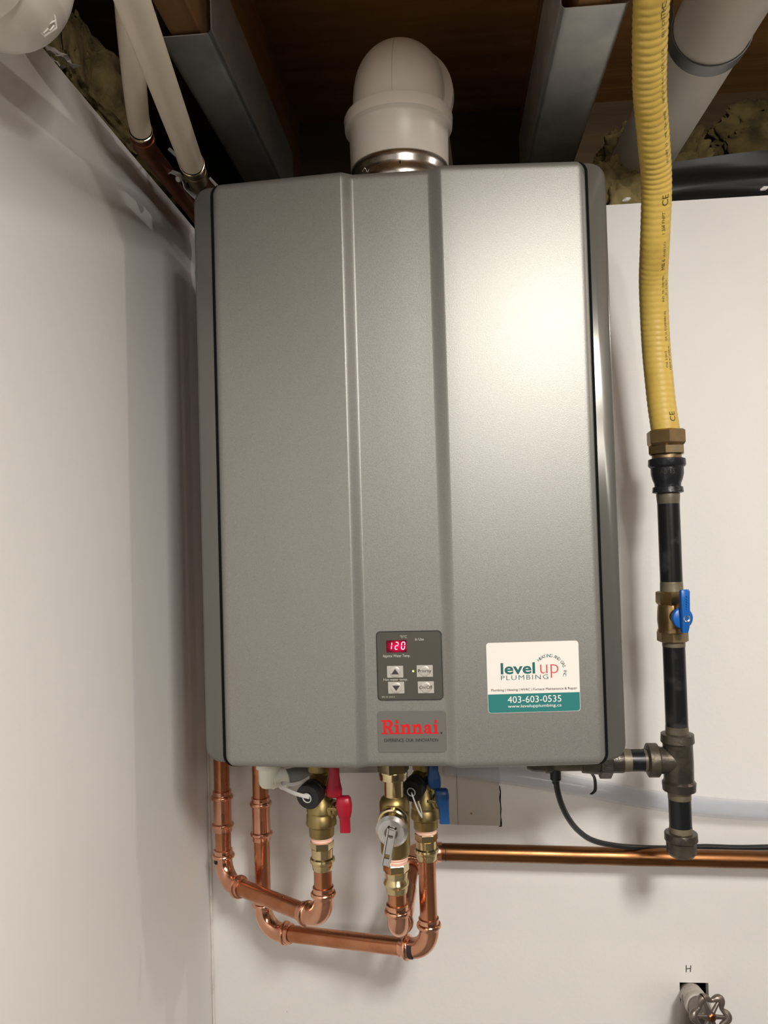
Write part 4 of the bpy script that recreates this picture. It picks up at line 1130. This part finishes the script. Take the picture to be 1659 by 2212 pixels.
# brass hose fitting
hf = thing('hose_fitting', 'tarnished brass double nut between the yellow hose and the black pipe', 'pipe fitting', (GX - .0002, GY, gz(986)))
def fseg(y0, y1, prof_r, n, name, twist=0):
    z0_, z1_ = gz(y0), gz(y1); L = z0_ - z1_
    MB().lathe((GX, GY, z0_), (0, 0, -1), [(f_ * L, r_) for f_, r_ in prof_r], n, twist).build(name, M['brasst'], hf, smooth=25)
fseg(929, 963, [(0, .0212), (.10, .0242), (.84, .0242), (1, .0220)], 6, 'large_nut', .08)
fseg(961, 984, [(0, .0195), (.15, .0236), (.85, .0236), (1, .0190)], 6, 'small_nut', .30)
fseg(982, 990, [(0, .0178), (1, .0178)], 32, 'nut_thread')

# ================================================================== YELLOW HOSE
rows_ = [(1436, 932, 57.5, 1.0), (1430, 880, 57, 1), (1424.5, 830, 57, 1), (1417.5, 754, 57, 1), (1413.5, 678, 57.5, 1), (1411.5, 602, 57.5, 1), (1414.5, 527, 59, 1), (1418, 400, 61, 1), (1411.5, 300, 66, 1), (1403.5, 200, 70, 1), (1403.5, 100, 74.5, 1), (1407.5, 0, 76.5, 1), (1414, -90, 80, 1)]
HRAD = .0170
ctrl = [A(GX and px, py, min(1.0, 2 * HRAD * F / w_ * 1.0 )) for px, py, w_, _ in rows_]
ctrl[0] = Vector((GX, GY, gz(932)))
# light smoothing of the depths
for _ in range(6):
    cc_ = [c.copy() for c in ctrl]
    for i in range(2, len(ctrl) - 1): 
        D = (cc_[i-1].y + 2 * cc_[i].y + cc_[i+1].y) / 4
        ctrl[i] = A(rows_[i][0], rows_[i][1], D)
ctrl.append(ctrl[-1] + (ctrl[-1] - ctrl[-2]) * 1.5 + Vector((0, -.12, .02)))
cen = smoothpath(ctrl, 60)
# arc-length resample
acc = [0]
for a_, b_ in zip(cen, cen[1:]): acc.append(acc[-1] + (b_ - a_).length)
step = .00085; S_ = []; j = 0; tot = acc[-1]; k = 0
while k * step < tot:
    s_ = k * step
    while acc[j+1] < s_: j += 1
    S_.append(cen[j].lerp(cen[j+1], (s_ - acc[j]) / max(1e-9, acc[j+1] - acc[j]))); k += 1
rad = []
for i, p in enumerate(S_):
    s_ = i * step
    q = .5 + .5 * math.cos(2 * PI * s_ / .0068 + 1.6 * noise.noise(Vector((s_ * 9, 0, 0))))
    amp = .00055 + .0006 * min(1, max(0, (s_ - .22) / .16)) + (.0004 * max(0, noise.noise(Vector((s_ * 14, 5, 0)))))
    if s_ < .02: amp *= .3
    rad.append(HRAD + .0002 - amp * (1 - q) ** 1.5)
hs = thing('gas_hose', 'ribbed yellow flexible gas hose hanging from the ceiling to the brass nut', 'hose', ctrl[0])
# hose wall: ribs wander a little around the jacket
n = 48; vs = []; T = []
nx = Vector((0, -1, 0))
for i, p in enumerate(S_):
    d = (S_[min(i+1, len(S_)-1)] - S_[max(i-1, 0)]).normalized(); nx = Vector((0, -1, 0)); nx = (nx - d * nx.dot(d)).normalized(); ny = d.cross(nx)
    T.append((d, nx.copy(), ny.copy()))
    for k in range(n):
        a = 2 * PI * k / n
        sh_ = .0012 * math.sin(a * 1 + i * .004) + .0007 * noise.noise(Vector((math.cos(a) * 1.2, math.sin(a) * 1.2, i * step * 20)))
        s_ = i * step + sh_
        q = .5 + .5 * math.cos(2 * PI * s_ / .0072 + 2.6 * noise.noise(Vector((i * step * 16, 0, math.cos(a) * .7))))
        amp = .00022 + .00045 * min(1, max(0, (i * step - .22) / .16)) + .0004 * max(0, noise.noise(Vector((i * step * 14, 5, math.cos(a)))))
        if i * step < .012: amp = .0001
        rr = HRAD + .0002 - amp * (1 - q) ** 1.5
        vs.append(p + (nx * math.cos(a) + ny * math.sin(a)) * rr)
fs = [(i*n+k, i*n+(k+1) % n, (i+1)*n+(k+1) % n, (i+1)*n+k) for i in range(len(S_)-1) for k in range(n)]
MB().add(vs, fs).build('hose_jacket', M['hose'], hs, smooth=180)
b = MB().lathe(ctrl[0] + Vector((0, 0, -.0005)), (0, 0, 1), [(0, .0168), (.0022, .0172), (.0024, .0160)], 32); b.build('end_ring', M['steel'], hs)
# print running up the jacket
def hose_text(s, y_px, height, ang, m_=M['inkd'], off=.002, w_=None):
    i0 = min(range(len(S_)), key=lambda i: abs((A(1400, y_px, 1).z / A(1400, y_px, 1).y) - S_[i].z / S_[i].y))
    vs_, fs_ = text_fine(s, height * 1.35, off * 0); out = []
    wid = max(v.x for v in vs_) - min(v.x for v in vs_); kx = 1 if w_ is None else w_ / wid
    for v in vs_:
        s_ = i0 + v.x * kx / step; i = int(max(0, min(len(S_) - 2, s_))); fr_ = s_ - i
        d, nx_, ny_ = T[i]; p = S_[i].lerp(S_[i+1], max(0, min(1, fr_)))
        a = ang - v.y / HRAD
        # side: towards +X is positive angle
        sx_ = ny_ if ny_.x > 0 else -ny_
        out.append(p + (nx_ * math.cos(a) + sx_ * math.sin(a)) * (HRAD + .00038))
    b.add(out, fs_)
b = MB(); A0 = .50
_ht = hose_text
def hose_text(*a, **k):
    global b
    b = MB(); _ht(*a, **k); b.build('printed_mark', M['inkd'], hs, smooth=None)
hose_text('CE', 917, .0080, A0 + .10)
hose_text('CSA  E 0915', 800, .0030, A0); hose_text('10M 4" MAX', 806, .0028, A0 + .32, w_=.030)
hose_text('GR  6L COMMERCIAL', 742, .0030, A0 + .1)
hose_text('IND  YA  (5/6) MIN', 655, .0032, A0); hose_text('.IT 1 [1/2] 04', 640, .0028, A0 + .3)
hose_text('MB 6', 577, .0048, A0)
hose_text('ANSI LC1', 548, .0030, A0); hose_text('1 3/4', 505, .0040, A0 - .1)
hose_text('CE', 443, .0085, A0 + .05)
hose_text('1" FNPT', 492, .0040, A0 - .15)
for y_, s in ((345, 'E1  NPT  15'), (290, 'M8  CSA  ANSI'), (215, 'NET 67  h 4 m'), (150, '1 LQI'), (70, '[6] 1 CT'), (120, 'L LOI'), (30, 'ITM'), (6, 'C')):
    hose_text(s, y_, .0036 if y_ > 60 else .0055, A0 - .05)

# ================================================================== CLEAR TUBE, CABLE, HOOK
P = [A(960, 1652, 1.10), A(1050, 1666, 1.11), A(1150, 1681, 1.118), A(1250, 1698, 1.122), A(1350, 1717, 1.124), A(1450, 1734, 1.126), A(1560, 1746, 1.128), A(1659, 1752, 1.130), A(1760, 1755, 1.13)]
ct = thing('clear_tube', 'clear vinyl drain tube sloping along the wall from behind the heater', 'tube', (P[4].x, P[4].y, P[4].z))
pp = smoothpath(P, 12); rr_o, rr_i = .0135, .0105
b = MB().tube(pp, rr_o, 32, cap=False); b.tube(pp[::-1], rr_i, 32, cap=False)
b.build('tube_wall', M['vinyl'], ct, smooth=180)
Pc = [A(1200, 1640, 1.0), A(1200, 1668, 1.0), A(1203, 1700, 1.0), A(1212, 1735, 1.01), A(1228, 1768, 1.025), A(1250, 1795, 1.05), A(1280, 1815, 1.075), A(1325, 1826, 1.10), A(1380, 1831, 1.118), A(1450, 1832, 1.128), A(1520, 1829, 1.135), A(1590, 1831, 1.138), A(1660, 1830, 1.14), A(1800, 1826, 1.14)]
cb = thing('power_cable', 'black power cable curving from under the heater to the right along the wall', 'cable', Pc[8])
MB().tube(smoothpath(Pc, 8), .0037, 16).build('cable_jacket', M['cable'], cb, smooth=60)
b = MB().lathe((Pc[1].x, Pc[1].y, HB - .004), (0, 0, -1), [(0, .0060), (.036, .0060), (.037, .0068), (.049, .0068), (.051, .0048), (.054, .0045)], 20); b.build('strain_relief', M['black'], cb)
hk = thing('cable_clip', 'small black hook clip hanging over the clear tube', 'clip', A(1284, 1712, 1.05))
b = MB(); grip(b, smoothpath([A(1277, 1650, 1.04), A(1278, 1668, 1.045), A(1284, 1680, 1.075), A(1286, 1695, 1.09), A(1285, 1708, 1.098), A(1278, 1715, 1.10)], 5), .0045, .0022, (1, .3, 0)); b.build('hook', M['black'], hk)

# ================================================================== SHUT-OFF VALVE lower right and H mark
c = A(1487, 2092.5, YW)
b = MB(); hh_, hw = .0051, .0032
for pts in ([(-hw, -hh_ * .95), (-hw * .9, hh_)], [(hw * .75, -hh_ * .9), (hw * 1.1, hh_ * .95)], [(-hw, -.0002), (hw, .0006)]):
    strokes(b, ribbon2(pts, .0011), lambda u, v: (c.x + u, YW - .0003, c.z + v))
b.build('handwritten_letter', M['ink'], label='black handwritten letter H on the wall above the pipe hole', cat='writing', smooth=None)
sv = thing('shutoff_valve', 'old metal shut-off valve with lobed wheel handle poking from the wall', 'valve', (.33, 1.1, -.72))
q0 = A(1490, 2143, 1.175); q1 = A(1500, 2160, 1.12); q2 = A(1521, 2195, 1.055)
b = MB().tube([q0 + (q0 - q1) * .6, q0, q1, q1.lerp(q2, .5)], [.0150, .0155, .0168, .0165], 28); b.build('wrapped_stub', M['wrap'], sv, label='stub wrapped in dirty white film')
b = MB().tube([q1.lerp(q2, .35), q1.lerp(q2, .8), q2 + Vector((0, -.004, -.002))], [.0150, .0130, .0085], 28); b.tube([q1.lerp(q2, .3) + Vector((-.004, .01, .0)), q1.lerp(q2, .3) + Vector((-.012, .035, -.12))], .0135, 24); b.build('valve_body', M['castgrey'], sv)
b = MB()
wc = A(1535, 2196, 1.015); wd_ = Vector((.26, -.93, .14)).normalized()
wu = Vector((0, 0, 1)); wu = (wu - wd_ * wu.dot(wd_)).normalized(); wv = wd_.cross(wu)
Rw = .0238; pts = []; rr = []
for k in range(97):
    a = 2 * PI * k / 96 + .35
    lob = .5 + .5 * math.cos(6 * a - 2.1)
    r_ = Rw * (.76 + .24 * lob); pts.append(wc + (wu * math.cos(a) + wv * math.sin(a)) * r_ - wd_ * .0010 * (1 - lob)); rr.append(.0027 + .0024 * lob)
b.tube(pts, rr, 14, cap=False)
for k in range(6):
    a = (2.1 + 2 * PI * k) / 6
    dd = wu * math.cos(a) + wv * math.sin(a); b.tube([wc + dd * .004, wc + dd * Rw * .9 ], [.0030, .0022], 10)
b.lathe(wc - wd_ * .005, wd_, [(0, .0068), (.006, .0072), (.008, .0060)], 20)
b.build('wheel_handle', M['castgrey'], sv, smooth=50, label='lobed grey wheel handle')
b = MB().lathe(wc + wd_ * .0025, wd_, [(0, .0050), (.0015, .0050), (.0025, .0035), (.0025, .0001)], 6); b.build('handle_screw', M['cuz'], sv)
b = MB().tube([q2, wc - wd_ * .003], .0045, 14); b.build('valve_stem', M['brasst'], sv)
